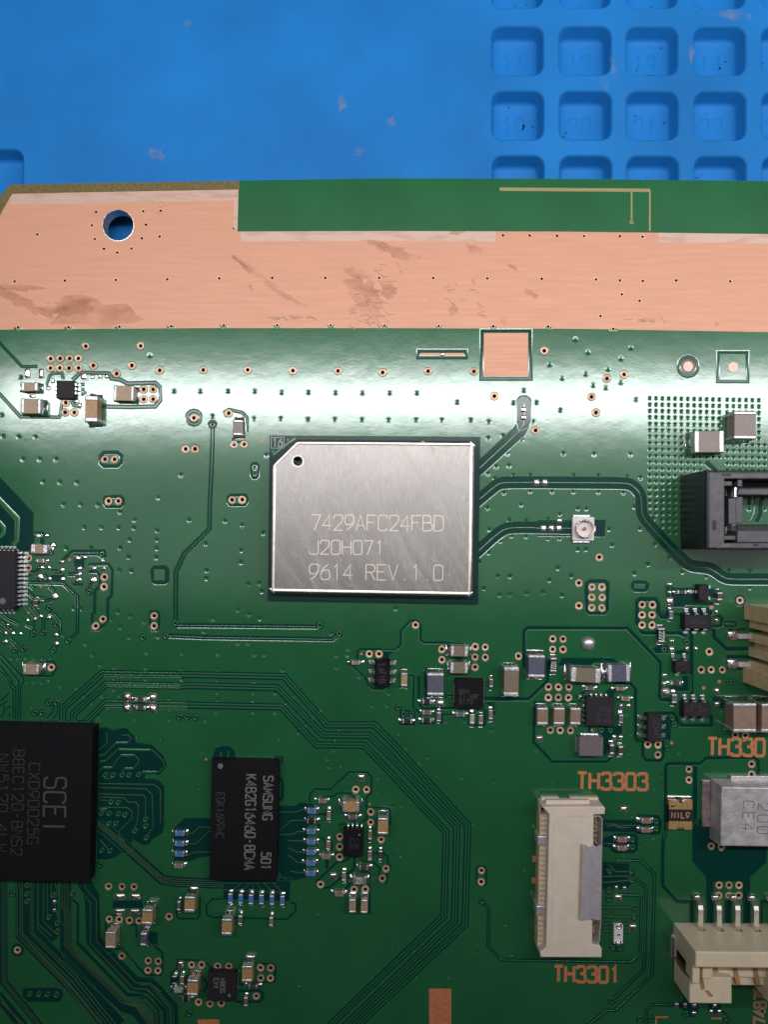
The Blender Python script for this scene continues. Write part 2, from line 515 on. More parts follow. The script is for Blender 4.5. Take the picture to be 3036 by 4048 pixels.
for x, y, num in pk:
    p = link('pocket', pm, mt, (x, y, 0))
    if num:
        lettering(p, str(num), (-.1, -.3), 2.4, 2.2, .26, MATB, -2.16, name='embossed_number', thick=.05, fill=.62)
rnd = random.Random(3)
sp = G()
for k in range(70):
    x, y, _ = pk[rnd.randrange(len(pk) - 1)]
    dx, dy = rnd.uniform(-2.0, 2.3), rnd.uniform(-2.2, 2.2)
    r_ = rnd.uniform(.03, .11)
    sp.add([(x + dx + r_ * rnd.uniform(.6, 1.5) * math.cos(a), y + dy + r_ * math.sin(a), -2.12 if z == 0 else -2.05) for z in (0, 1) for a in (0, 1.5, 3, 4.6)],
           [(4, 5, 6, 7), (0, 1, 5, 4), (1, 2, 6, 5), (2, 3, 7, 6), (3, 0, 4, 7)])
tag(sp.obj('dirt_specks', DIRT, mt), kind='stuff')
def blotch(par, c, a, b, z, m, name, ang=0, n=18, seed=0, rag=.35):
    rr = random.Random(seed)
    p = []
    for i in range(n):
        t = i * 2 * math.pi / n
        k = 1 + rr.uniform(-rag, rag)
        x, y = a * k * math.cos(t), b * k * math.sin(t)
        p.append((c[0] + x * math.cos(R(ang)) - y * math.sin(R(ang)), c[1] + x * math.sin(R(ang)) + y * math.cos(R(ang)), z))
    g = G().add(p + [(c[0], c[1], z)], [(i, (i + 1) % n, n) for i in range(n)])
    return g.obj(name, m, par)
for i, (s, x, y, a, b, an) in enumerate((('b', 1515, 64, 1.6, .55, -5), ('b', 990, 290, .3, 1.2, 8), ('b', 950, 350, .45, 1.0, 4), ('b', 30, 525, .5, .6, 0),
                                         ('a', 676, 668, .85, .75, 10), ('a', 808, 105, .5, .4, 0), ('a', 1550, 655, .5, .5, 0), ('a', 1475, 440, .5, 1.1, 0), ('b', 1330, 235, .3, 1.1, 0))):
    blotch(mt, at(s, x, y, ZM), a, b, 0.012 + .002 * i, DUST, 'smudge', an, seed=i)

# ================================================================== the circuit board
pcb = thing('circuit_board', 'green printed circuit board with a bare copper strip, lying on the blue mat', 'circuit board', (0, 0, 0))
TH = 1.6
OUT = [P(*q) for q in ((-420, 905), (-110, 905), (37, 730), (470, 722), (947, 715), (1518, 705), (2200, 707), (3036, 716), (3480, 722), (3480, 4480), (-420, 4480))]
OUT = ccw(OUT)
COPTOP = [(-420, 985), (-55, 948), (0, 831), (44, 760), (495, 751), (945, 743), (943, 909), (1518, 907), (2200, 909), (3036, 919), (3480, 926)]
COPBOT = [(3480, 1322), (3036, 1313), (2300, 1300), (1518, 1297), (800, 1297), (0, 1303), (-420, 1308)]
HOLE = at('a', 509, 973)
HR = 66 * .915 * LENS_H / FPX

PV = {  # plated vias with a bare copper ring
 'A': [(700,245),(1150,242),(413,347),(490,347),(565,345),(640,345),(409,425),(487,425),(562,425),(640,425),(760,403),(1078,403),(952,470),(1306,445),(1176,600),(1253,600),(1176,680),(1253,680),(535,710),(530,788),(606,788),(1588,832),(1518,1090),(1598,1090),(857,1173),(937,1173)],
 'B': [(110,440),(473,440),(845,445),(1215,447),(1580,460),(318,795),(360,1052),(443,1050)],
 'C': [(1352,285),(775,452),(945,655),(1282,938),(400,450)],
 'D': [(340,512),(483,478),(215,660),(250,790)],
 'E': [(230,635),(228,717),(853,790),(850,872),(842,1135),(782,1192),(887,168),(967,168),(1262,1107),(1260,1192)],
 'F': [(345,157),(428,157)],
 'G': [(1637,840),(1637,1027)],
 'H': [(277,838),(217,1080),(300,1080),(217,1165),(300,1165),(215,1250),(300,1250),(630,1225),(714,1225),(630,1308),(712,1308),(630,1393),(712,1393)],
 'I': [(417,288)], 'J': [(1360,1288),(1450,1288)],
 'K': [(505,42),(123,280),(205,280),(720,242),(720,328),(993,223),(1075,225),(993,307),(1075,310),(993,388),(1347,300)],
 'L': [(415,210),(527,210),(415,323),(527,325),(366,737),(478,737),(588,737),(366,850),(475,850),(588,850),(388,1207),(498,1210),(608,1210),(1390,57),(1500,60)],
 'M': [(895,1085),(788,1320),(918,1320),(1063,1320)],
 'N': [(350,673),(460,673),(460,787),(797,945),(797,1058),(1483,885),(1483,995),(1308,570),(1418,572)],
 'P': [(185,1860)], 'Q': [(873,578),(873,693),(533,848),(533,958),(530,1073),(323,1370),(690,1425),(813,1425),(1040,1200),(1000,1305),(988,883)],
 'R': [(112,810),(110,903)],
 'S': [(1043,262),(1153,270),(1127,687),(1237,690),(1347,690),(1125,800),(1235,802),(1343,802)],
 'T': [(1183,287),(1328,290),(1460,292),(1190,645),(1300,648),(1412,657),(1518,662),(187,983),(1330,1048)],
 'U': [(82,705),(175,710),(78,795),(173,800),(487,742),(582,745),(735,755),(838,757),(1137,770),(1230,772),(1137,865),(1230,868),(1095,1037),(553,1092),(662,1112),(768,1103)]}
CV = {  # drilled holes in the bare copper strip
 'a': [(71,863),(203,860),(315,858),(458,872),(517,856),(575,870),(413,915),(617,912),(692,910),(395,973),(629,970),(407,1032),(611,1029),(688,1021),(447,1074),(505,1090),(566,1073),(159,1012),(1015,846),(1013,916),(1010,986),(1093,1018),(1321,1016),(1552,1014),(60,1215),(278,1212),(498,1209),(721,1206),(946,1202),(1175,1200),(1405,1200),(1638,1200)],
 'b': [(168,1014),(282,1014),(399,1014),(515,1016),(631,1017),(749,1018),(866,1019),(1021,1020),(1119,1022),(1216,1023),(1333,1024),(1450,1025),(1567,1028),(213,1200),(447,1202),(683,1204),(918,1207),(1021,1211),(1120,1213),(1265,1211),(1498,1215),(1029,1271),(1106,1299),(937,1365)]}
BV = {'A': [(143,92),(558,90),(975,86),(1400,82)], 'B': [(276,75),(714,75),(1154,75),(1598,77)], 'C': [(487,80),(935,83),(1385,85)], 'D': [(393,103)]}
TV = {  # vias covered by the solder mask
 'A': [(1225,325),(1425,615),(1640,615),(165,500),(10,810),(20,985),(150,990),(285,990),(180,1170),(318,1170),(455,1170),(345,1355),(485,1360),(625,1362),(1480,1300)],
 'B': [(312,615),(532,615),(752,625),(972,625),(1195,628),(1415,630),(1640,630),(185,820),(525,840),(745,840),(968,845),(1188,847),(1412,848),(1630,850),(628,1138),(530,1240),(530,1293)],
 'C': [(1608,192),(1398,398),(1500,508),(85,630),(308,630),(638,705),(1185,608),(1100,710),(1290,708),(75,850),(300,850),(512,852),(750,852),(898,865),(1485,770),(1260,865),(893,1000),(1014,980),(1165,1012),(1050,1122),(958,1230),(1063,1225),(890,1287),(948,1330),(1510,1125),(1100,1303),(1238,1303),(1595,1307)],
 'D': [(185,298),(538,262),(455,350),(350,435),(167,475),(455,543),(228,567),(332,588),(580,683),(235,1130),(535,1130),(270,1308),(507,1315),(617,1322)],
 'E': [(515,192),(655,195),(797,197),(980,257),(1097,322),(1093,388),(683,383),(827,383),(967,385),(1057,485),(1285,410),(1282,485),(1280,557),(1277,632),(980,552),(1050,628),(537,555),(743,555),(975,738),(1072,740),(1548,323),(1293,140),(965,1075),(1065,1112),(907,1135),(1177,1157),(983,1202),(1055,1283),(1290,1277),(698,1340),(755,1425),(1198,1410),(1490,1413),(598,1045),(657,1050),(517,1265)],
 'F': [(287,330),(427,365),(600,432),(128,518),(420,572),(418,672),(135,738),(133,803),(480,850),(567,843),(588,908),(393,1060),(483,1095),(573,1132),(187,1135),(112,1235),(393,1330),(472,1330),(1163,1253),(228,1418),(527,1423),(607,1425),(1203,1430),(1297,1380),(1293,1430)],
 'G': [(857,78),(1022,98),(1237,87),(1417,87),(1592,90),(887,222),(1163,197),(1067,325),(1205,328),(1385,317),(900,400),(1085,455),(1203,457),(993,495),(1382,475),(1478,475),(895,590),(820,668),(972,785),(1072,785),(857,885),(985,938),(1072,936),(1210,925),(1340,918),(1395,817),(1463,718),(1575,783),(1497,942),(1628,230),(1627,565),(1480,275),(133,1047)],
 'H': [(67,298),(270,300),(477,303),(563,422),(103,437),(172,437),(357,605),(383,737),(613,603),(723,520),(100,772),(168,772),(740,728),(853,843),(567,970),(963,957),(1157,995),(1343,950),(1515,955),(1515,1087),(48,988),(797,1293),(677,895),(1510,385),(1508,440),(1510,350),(1635,440)],
 'I': [(697,92),(820,263),(933,285),(1193,293),(1487,300),(933,380),(1193,385),(1487,390),(490,440),(627,455),(690,520),(833,523),(975,515),(1385,545),(750,575),(1385,630),(880,615),(1100,710),(1385,712),(808,690),(260,607),(213,207),(280,210),(345,213),(415,213),(90,207),(150,210),(143,403),(213,403),(277,403),(340,407),(398,385),(932,465),(1115,857),(1315,880),(1327,975),(1472,1278),(1635,1278)],
 'J': [(1308,215),(1200,283),(225,307),(760,305),(225,398),(523,400),(222,492),(520,495),(697,495),(222,557),(517,563),(780,575),(847,520),(1077,637),(1012,693),(947,755),(885,820),(1227,797),(1195,882),(1175,965),(730,875),(217,650),(517,652),(695,657),(125,723),(98,972),(1128,1033),(1140,1098),(1243,1098),(75,1280),(1543,1195),(1540,1303)],
 'K': [(42,465),(282,600),(267,700),(147,700),(368,930),(420,1050),(603,1123),(540,1178),(680,1277),(888,1297),(1150,1335),(1125,900),(750,832),(903,827),(1493,1068),(1632,1340)],
 'L': [(1463,285),(1227,1030),(1270,1260),(1245,1452),(233,1425)],
 'N': [(500,1008),(420,1155),(437,1418),(178,1457),(1150,310),(693,762)],
 'Q': [(1115,517),(1205,517),(1105,1065),(1200,1070),(413,80),(550,80),(1410,45),(1597,180),(935,1435),(905,1580),(993,1490),(300,1695),(97,1500),(905,1277)],
 'R': [(215,92),(43,432),(463,803),(33,967),(310,1260),(360,1445),(362,1505),(82,1475),(140,1165),(697,98),(1285,690),(1348,365),(1490,1155),(1555,1155),(1408,765),(1415,620),(1523,548),(500,1330),(30,1210),(320,995)],
 'T': [(1107,232),(1005,270),(90,677),(122,867),(365,1075),(653,950),(785,1028),(1008,1355),(693,1437),(1175,385),(1585,400),(290,1583)],
 'U': [(1497,943),(1503,97),(760,200),(855,210),(950,212),(1050,215),(1145,217),(1240,220)],
 'V': [(683,90),(1470,35),(613,155),(1465,297),(1135,285),(970,575),(1103,572),(1235,575),(840,560),(990,803),(597,795),(1583,245),(1525,580),(1277,810),(355,1017),(740,1030)]}
RV = {  # ringed test vias, a copper dot inside a mask ring
 'B': [(185,893)], 'E': [(1168,1285),(1357,1275),(832,605),(1435,1168),(555,1312),(190,1378),(120,1388),(435,1388),(400,1045),(270,1253),(350,1245),(728,910),(460,1180)], 'F': [(1065,1187),(1223,1255)],
 'I': [(1467,693),(1530,693),(1597,697),(395,575),(458,575),(282,660),(340,660)], 'J': [(43,693)], 'K': [(360,718),(780,620),(405,772),(472,772)], 'L': [(705,840),(945,1205),(1045,1207)],
 'M': [(1160,1480),(600,957),(300,1055)], 'N': [(565,712),(615,380),(640,457)],
 'O': [(1145,730),(1230,730),(1330,730),(1405,730),(1510,725),(1210,1025),(1285,1030),(1105,1150),(1185,1150),(1290,1155),(1360,1165),(1185,1260),(1260,1260),(1585,1215),(1585,1290),(1470,1340),(1595,1415),(1105,1555),(1195,1560),(1085,1710)],
 'T': [(132,370),(290,275),(288,373),(288,455),(320,1465),(417,1468),(512,1470),(607,1475),(620,690),(620,785),(527,625),(572,383),(783,365)],
 'U': [(463,1203)], 'R': [(1545,407),(1545,468),(1350,560),(1350,620),(1340,820),(1340,890),(1163,820),(1160,975),(1158,1040),(1365,1115),(1365,1193),(1190,1445),(1250,1445),(118,1062)],
 'S': [(262,2150),(393,2150),(1205,2150),(765,2100),(-44,1955)]}
def flat(d):
    return [at(s, x, y) for s, l in d.items() for x, y in l]
pv, cv, bv, tv, rv = flat(PV), flat(CV), flat(BV), flat(TV), flat(RV)
# stitched via field beside the black socket
grid = []
gx = [693, 744, 796, 848, 900, 952, 1005, 1057, 1108, 1160, 1212, 1264, 1328, 1380, 1430, 1483, 1535, 1588, 1635]
gy = [672, 724, 776, 828, 883, 935, 987, 1040, 1092, 1145, 1197, 1250, 1303, 1355, 1408, 1462, 1515, 1565, 1617, 1668, 1721, 1774]
for j, y in enumerate(gy):
    for i, x in enumerate(gx):
        if y > 1250 and x > 900 and not (y < 1700 and x < 960): continue
        if y > 1640 and x < 790: continue
        if 1160 <= y <= 1290 and 1120 < x < 1290: continue
        if y < 1000 and x > 1600: continue
        if j in (9, 10) and x < 690: continue
        grid.append(at('D', x, y + i * 1.0))
tv_all = tv + grid
def clash(p, lst, d):
    return any(math.hypot(p[0] - q[0], p[1] - q[1]) < d for q in lst)
tv = [p for i, p in enumerate(tv) if not clash(p, pv + bv + rv, .5) and not clash(p, tv[:i], .45)]
rv = [p for i, p in enumerate(rv) if not clash(p, pv, .5) and not clash(p, rv[:i], .45)]
pv = [p for i, p in enumerate(pv) if not clash(p, pv[:i], .5)]
RP, RT, RC = 0.175, 0.30, 0.14
def gridok(p): return not clash(p, pv + bv, .5)
grid = [p for p in grid if gridok(p)]
mh = [circle(p, .30, 10) for p in pv] + [circle(p, .29, 10) for p in tv] + [circle(p, .28, 8) for p in grid] + [circle(p, .15, 8) for p in rv] + [circle(p, .25, 12) for p in bv]
MASKTOP = [P(x, y - 0.0) for x, y in COPBOT] + [P(-420, 4480), P(3480, 4480)]
mhb = [h for h in mh]
# the border vias straddle the mask edge: the mask is notched round them by plain openings
MASKPOLY = ccw(MASKTOP)
V, Fc = plate(MASKPOLY, mhb)
G().add([(x, y, 0) for x, y in V], Fc).obj('solder_mask', MASK, pcb)
copper_poly = ccw([P(*q) for q in COPTOP] + [P(x, y + 14) for x, y in COPBOT])
V, Fc = plate(copper_poly, [circle(p, RC, 8) for p in cv + bv] + [circle(HOLE, HR, 40)])
G().add([(x, y, -.018) for x, y in V], Fc).obj('copper_strip', COPPER, pcb)
cl = ccw([P(*q) for q in ((943, 714), (1518, 705), (2200, 707), (3036, 716), (3480, 722), (3480, 932), (3036, 925), (2200, 915), (1518, 913), (938, 915))])
G().add([(x, y, .002) for x, y in cl], [tuple(range(len(cl)))]).obj('antenna_clearing', CLEAR, pcb)
ol = ccw([P(*q) for q in ((-420, 905), (-110, 905), (37, 730), (470, 722), (945, 715), (946, 749), (495, 757), (46, 766), (6, 835), (-50, 955), (-420, 991))])
V, Fc = plate(ol)
G().add([(x, y, .006) for x, y in V], Fc).obj('mask_border', OLIVE, pcb)
# edges and underside
g = G()
n = len(OUT)
g.add([(x, y, 0) for x, y in OUT] + [(x, y, -TH) for x, y in OUT], [(i + n, (i + 1) % n + n, (i + 1) % n, i) for i in range(n)])
g.obj('board_edge', FR4, pcb)
allh = [circle(p, .16, 8) for p in pv + rv] + [circle(p, RC, 8) for p in cv + bv] + [circle(HOLE, HR, 40)]
V, Fc = plate(OUT, allh)
G().add([(x, y, -TH) for x, y in V], [f[::-1] for f in Fc]).obj('underside', GAP, pcb)
hw = G()
c0 = circle(HOLE, HR, 40)
hw.add([(x, y, .0) for x, y in c0] + [(x, y, -TH) for x, y in c0], [(i, (i + 1) % 40, (i + 1) % 40 + 40, i + 40) for i in range(40)])
hw.add([(x, y, -.010) for x, y in circle(HOLE, HR * 1.05, 40)] + [(x, y, 0) for x, y in c0], [(i, (i + 1) % 40, (i + 1) % 40 + 40, i + 40) for i in range(40)])
hw.obj('mounting_hole', TIN, pcb, True)
# frayed glass fibres along the routed edge
fr = G()
rr = random.Random(5)
for i in range(260):
    t = rr.random()
    qx = 40 + t * 3000
    qy = np.interp(qx, [37, 947, 1518, 2200, 3036], [730, 715, 705, 707, 716])
    x, y = P(qx, qy)
    l, wd = rr.uniform(.04, .14), rr.uniform(.03, .08)
    fr.add([(x - wd, y - .02, -.05), (x + wd, y - .02, -.05), (x + rr.uniform(-.1, .1), y + l, -.05 + rr.uniform(-.1, .04)), (x, y - .02, -.16)], [(0, 1, 2), (0, 3, 1), (1, 3, 2), (3, 0, 2)])
tag(fr.obj('edge_fibres', FR4, pcb), kind='stuff')

def lathe(prof, n=12):
    v, f = [], []
    for r_, z in prof:
        v += [(r_ * math.cos(i * 2 * math.pi / n), r_ * math.sin(i * 2 * math.pi / n), z) for i in range(n)]
    for k in range(len(prof) - 1):
        for i in range(n):
            j = (i + 1) % n
            f.append((k * n + i, k * n + j, (k + 1) * n + j, (k + 1) * n + i))
    return v, f
# plated via: mask lip, copper ring, barrel coloured dark for the shade in the hole
gv = G()
v, f = lathe([(.475, -.02), (.47, .022)], 16); gv.add(v, f, 0)
v, f = lathe([(.47, .022), (.445, .0205), (.42, .013), (.398, .001)], 16); gv.add(v, f, 0)
v, f = lathe([(.405, .003), (.375, .010), (.215, .010), (.185, -.015)], 16); gv.add(v, f, 1)
v, f = lathe([(.186, -.008), (.175, -.2), (.170, -.9), (.002, -.95)], 16); gv.add(v, f, 2)
via_me = gv.mesh('via', [MASK, VIAC, BARREL], True)
for p in pv:
    v_ = link('via', via_me, pcb, (p[0] + random.uniform(-.02, .02), p[1] + random.uniform(-.02, .02), .028), random.uniform(0, 360))
    v_.scale = (random.uniform(.93, 1.05), random.uniform(.93, 1.05), 1)
gv = G()
v, f = lathe([(.21, -.0165), (.165, -.012), (.145, -.03)], 14); gv.add(v, f, 0)
v, f = lathe([(.146, -.028), (.14, -.9), (.002, -.95)], 14); gv.add(v, f, 1)
cvia = gv.mesh('strip_via', [VIAC, BARREL], True)
for p in cv:
    link('strip_via', cvia, pcb, (p[0], p[1], 0))
gv = G()
v, f = lathe([(.21, -.0165), (.165, -.012), (.145, -.03)], 14); gv.add(v, f, 0)
v, f = lathe([(.146, -.028), (.14, -.9), (.002, -.95)], 14); gv.add(v, f, 1)
v, f = [], []
for i in range(13):     # raised mask crescent on the board side
    a = math.pi + i * math.pi / 12
    v += [(r_ * math.cos(a), r_ * math.sin(a), z) for r_, z in ((.46, .002), (.37, .03), (.29, .03), (.24, -.01))]
f = [(i * 4 + k, i * 4 + k + 1, (i + 1) * 4 + k + 1, (i + 1) * 4 + k) for i in range(12) for k in range(3)]
gv.add(v, [q[::-1] for q in f], 2)
bvia = gv.mesh('edge_via', [VIAC, BARREL, MASK], True)
for p in bv:
    link('edge_via', bvia, pcb, (p[0], p[1], 0))
def tent(sc, n=12, halo=True):
    pr = [(.43, .0010), (.36, -.0025), (.30, -.0105), (.255, -.020), (.235, -.0215), (.185, -.0205), (.165, -.026), (.145, -.09), (.125, -.13), (.004, -.17)]
    if not halo: pr = [(.34, .0010), (.285, -.003), (.25, -.010), (.225, -.0115), (.18, -.011), (.15, -.09), (.004, -.13)]
    return lathe([(a * sc, b) for a, b in pr], n)
v, f = tent(1.0)
tent_me = G().add(v, f).mesh('covered_via', MASK, True)
for p in tv[:300]:
    v_ = link('covered_via', tent_me, pcb, (p[0], p[1], .002), random.uniform(0, 360))
    q_ = random.uniform(.78, .9)
    v_.scale = (q_, q_, random.uniform(.7, 1.2))
gg = G()
for p in tv[300:]:
    v, f = tent(.84, 10)
    gg.add([(x + p[0], y + p[1], z) for x, y, z in v], f)
for p in grid:
    v, f = tent(.92, 9, False)
    gg.add([(x + p[0], y + p[1], z) for x, y, z in v], f)
tag(gg.obj('covered_vias', MASK, pcb, True), kind='stuff')
gv = G()
v, f = lathe([(.40, .0), (.345, .060), (.30, .062), (.27, .05)], 14); gv.add(v, f, 0)
v, f = lathe([(.275, .052), (.205, .066), (.14, .06), (.12, .02)], 14); gv.add(v, f, 1)
v, f = lathe([(.122, .024), (.10, -.1), (.09, -.9), (.002, -.95)], 14); gv.add(v, f, 2)
ring_me = gv.mesh('test_via', [GAP, TRACE, BARREL], True)
for p in rv:
    link('test_via', ring_me, pcb, (p[0], p[1], .01))

# pale margins, stains and scratches on the copper
def strip(name, quad, z, m):
    q = ccw([P(*p) for p in quad])
    return G().add([(x, y, z) for x, y in q], [tuple(range(len(q)))]).obj(name, m, pcb)
COPPALE = mat('pale_copper_margin', (0.62, 0.42, 0.33), 0.42, metal=0.3, alpha_noise=(3.0, .0, .5, (1, 5, 1)), amax=.85)
strip('copper_margin', ((48, 762), (495, 754), (942, 746), (942, 792), (495, 800), (25, 810)), -.012, COPPALE)
strip('copper_margin', ((948, 910), (1518, 908), (1960, 909), (1960, 955), (1518, 952), (952, 954)), -.011, COPPALE)
strip('copper_margin', ((2605, 916), (3036, 922), (3480, 928), (3480, 968), (3036, 962), (2605, 958)), -.0105, COPPALE)
strip('copper_margin', ((922, 746), (944, 746), (942, 905), (924, 905)), -.0100, COPPALE)
TARN = COPPERD
STAIN = [('a', 380, 1355, 7.0, 2.3, -6), ('a', 300, 1330, 3.6, 1.6, 10), ('a', 1130, 1200, 4.2, .55, -38), ('a', 1220, 1270, 3.4, .45, -30), ('a', 1055, 1150, 2.6, .35, -42),
         ('a', 1540, 1180, 2.4, .7, -20), ('a', 1580, 1260, 3.0, 1.8, -30), ('b', 60, 1090, 3.6, .8, -18), ('b', 390, 1075, 1.6, .7, -12), ('b', 320, 1000, 1.6, .5, 10), ('b', 20, 1250, 1.6, 1.2, -35),
         ('b', 640, 1270, 1.5, .5, -30), ('b', 560, 1155, .9, .35, -20), ('b', 300, 1340, .7, .9, 0), ('b', 200, 1300, .4, .4, 0), ('a', 100, 1310, 5.0, .8, -28), ('a', 60, 1240, 4, .5, -5), ('b', 520, 1385, .6, .6, 0),
         ('b', 430, 1365, .8, .3, -25), ('b', 1440, 1400, .4, .3, 0), ('a', 1600, 1330, 2.6, 1.4, -40), ('a', 1640, 1060, 1.8, .6, -15)]
for i, (s, x, y, a, b, an) in enumerate(STAIN):
    blotch(pcb, at(s, x, y), a * .66, b * .66, -.0095 + i * .0004, TARN, 'tarnish_stain', an, seed=20 + i, n=22, rag=.4)
sc = G()
rr = random.Random(11)
for s, x, y, dx, dy, nn in (('a', 1080, 1235, 12, 22, 3), ('a', 225, 1307, 25, 6, 2), ('b', 390, 1235, 8, 26, 3), ('b', 340, 1270, 80, 80, 14), ('a', 1600, 1330, 90, 90, 40), ('b', 20, 1180, 60, 120, 22), ('a', 1260, 1375, 110, 6, 22), ('b', 1120, 1385, 100, 5, 14), ('a', 690, 900, 14, 30, 4)):
    for k in range(nn):
        c = at(s, x + rr.uniform(-dx, dx), y + rr.uniform(-dy, dy))
        an = rr.uniform(-1.2, .2)
        l = rr.uniform(.12, .5)
        sweep(sc, [(c[0] - l * math.cos(an), c[1] - l * math.sin(an)), c, (c[0] + l * math.cos(an + .3), c[1] + l * math.sin(an + .3))], [(.035, 0), (0, .02), (-.03, 0)], .001)
tag(sc.obj('scratches', VIAC, pcb), kind='stuff')
# printed antenna
ANT = [pts('b', [(500, 817), (1150, 822), (1150, 998)]), pts('b', [(1071, 826), (1071, 950)])]
an = G()
sweep(an, ANT[0][:2], [(.19, 0), (.15, .02), (-.15, .02), (-.19, 0)], .003)
sweep(an, ANT[0][1:], [(.10, 0), (.07, .02), (-.07, .02), (-.10, 0)], .004)
sweep(an, ANT[1], [(.10, 0), (.07, .02), (-.07, .02), (-.10, 0)], .005)
v, f = lathe([(.24, .0), (.2, .03), (.1, .03), (.06, .0)], 12)
c = at('b', 1071, 960)
an.add([(x + c[0], y + c[1], z + .005) for x, y, z in v], f)
an.obj('printed_antenna', mat('antenna_track', (.30, .24, .105), .4, metal=.2), pcb)

# ================================================================== tracks, gaps and clearings in the mask
_k = [0, 0]
def zk():
    _k[0] += 1
    return .003 + _k[0] * .0001
def gap(s, l, wpx=5, closed=False, sm=0, lip=True, name='isolation_gap'):
    """a groove between copper areas: sunken dark floor between raised mask edges; width in survey pixels"""
    w_ = wpx * LENS_H / FPX * (1.55 if wpx < 9 else 1.2 if wpx < 16 else 1.05)
    p = pts(s, l)
    if sm: p = smooth_line(p, sm)
    z = zk()
    g = G()
    hw_ = w_ / 2 - .03
    sweep(g, p, [(hw_, z), (-hw_, z)], 0, closed, [1])
    if lip:
        for sg in (1, -1):
            edge(g, p, w_ / 2, z, closed, sg)
    return g.obj(name, [MASK, GAP], pcb, True)
SLOPE = [(.100, .030), (.062, .0276), (.024, .0218), (-.012, .0122), (-.040, None)]
def edge(g, p, base, z, closed, sg):
    """rounded shoulder where the copper ends: gentle towards the groove, upright on the far side"""
    q = [(sg * (base + o), z if h is None else h) for o, h in SLOPE]
    wl = [(sg * (base + .106), -.002), (sg * (base + .100), .030)]
    if sg < 0: q = q[::-1]
    else: wl = wl
    if sg < 0: wl = wl[::-1]
    sweep(g, p, q, 0, closed, ([0, 0, 0, 1] if sg > 0 else [1, 0, 0, 0]))
    sweep(g, p, wl, 0, closed, [0])
def track(s, l, wmm=.15, sm=0, m=None, h=.034, off=0.0, z0=None, name='track'):
    p = pts(s, l)
    if sm: p = smooth_line(p, sm)
    _k[1] += 1
    z = .012 + _k[1] * 2e-5 if z0 is None else z0
    g = G()
    a = wmm / 2
    sweep(g, p, [(off + a, z), (off + a * .8, z + h * .55), (off + a * .45, z + h * .88), (off, z + h), (off - a * .45, z + h * .88), (off - a * .8, z + h * .55), (off - a, z)])
    return g.obj(name, m or TRACE, pcb, True)
def pair(s, l, sm=0, w=15, t=.14):
    gap(s, l, w, False, sm)
    track(s, l, t, sm)
def wire(s, l, wmm=.12, sm=0, m=None):
    _k[1] += 1
    return track(s, l, wmm, sm, m or WIRE, .022, z0=.040 + _k[1] * 6e-5)
def bare(s, l, lip=True, name='laminate_area'):
    """area with no copper under the mask"""
    q = ccw(pts(s, l))
    z = zk()
    g = G()
    V, Fc = plate(q)
    g.add([(x, y, z) for x, y in V], Fc, 1)
    if lip:
        edge(g, q, 0.0, z, True, -1)
    return g.obj(name, [MASK, GAP], pcb, True)
def island(s, l, m=None):
    q = ccw(pts(s, l))
    z = zk()
    g = G()
    sweep(g, q, [(.04, z + .012), (0.0, z + .010), (-.04, z)], 0, True)
    V, Fc = plate(offset(q, .04))
    g.add([(x, y, z + .012) for x, y in V], Fc)
    return g.obj('copper_island', m or TRACE, pcb)
def ringgap(s, x, y, rpx, wpx=5):
    r_ = rpx
    gap(s, [(x + r_ * math.cos(i * math.pi / 6), y + r_ * math.sin(i * math.pi / 6)) for i in range(12)], wpx, True)
def exposed(s, l, m=None, name='copper_pad', z=.008):
    q = ccw(pts(s, l))
    return G().add([(x, y, z + _k[0] * 1e-5) for x, y in q], [tuple(range(len(q)))]).obj(name, m or COPPER, pcb)
def rc(x0, y0, x1, y1): return [(x0, y0), (x1, y0), (x1, y1), (x0, y1)]

# --- reflected band zone, upper left
gap('A', [(-60, 165), (0, 225), (175, 410), (305, 412)], 5)
gap('A', [(-60, 585), (0, 645), (165, 825), (480, 828), (497, 800), (500, 690)], 5)
gap('A', [(590, 525), (655, 460), (890, 465), (910, 510), (985, 520), (1040, 552), (1270, 545), (1312, 580), (1312, 690), (1270, 740), (1060, 745), (810, 740)], 7)
gap('A', [(380, 600), (375, 560), (400, 490), (430, 465), (510, 465), (512, 520)], 5)
gap('A', [(820, 1145), (850, 1118), (960, 1118), (990, 1145), (990, 1200), (960, 1230), (850, 1230), (820, 1205)], 7, True)
gap('A', [(580, 690), (600, 730), (660, 745)], 5); gap('A', [(620, 560), (690, 560)], 4); gap('A', [(620, 610), (680, 600), (695, 625), (660, 645)], 4)
ringgap('A', 1588, 832, 57, 7)
# --- dark corner at the left frame edge
bare('E', [(-150, -140), (0, -20), (30, 8), (268, 265), (265, 425), (275, 440), (275, 505), (240, 560), (200, 620), (130, 560), (120, 540), (-150, 540)])
track('E', [(-150, 5), (0, 160), (140, 312), (135, 490), (100, 530)], .55)
track('E', [(-150, 40), (0, 190), (122, 325), (118, 485), (90, 520)], .16, m=WIRE, h=.05)
track('E', [(-150, 200), (0, 350), (25, 385), (25, 430), (-10, 465)], .5)
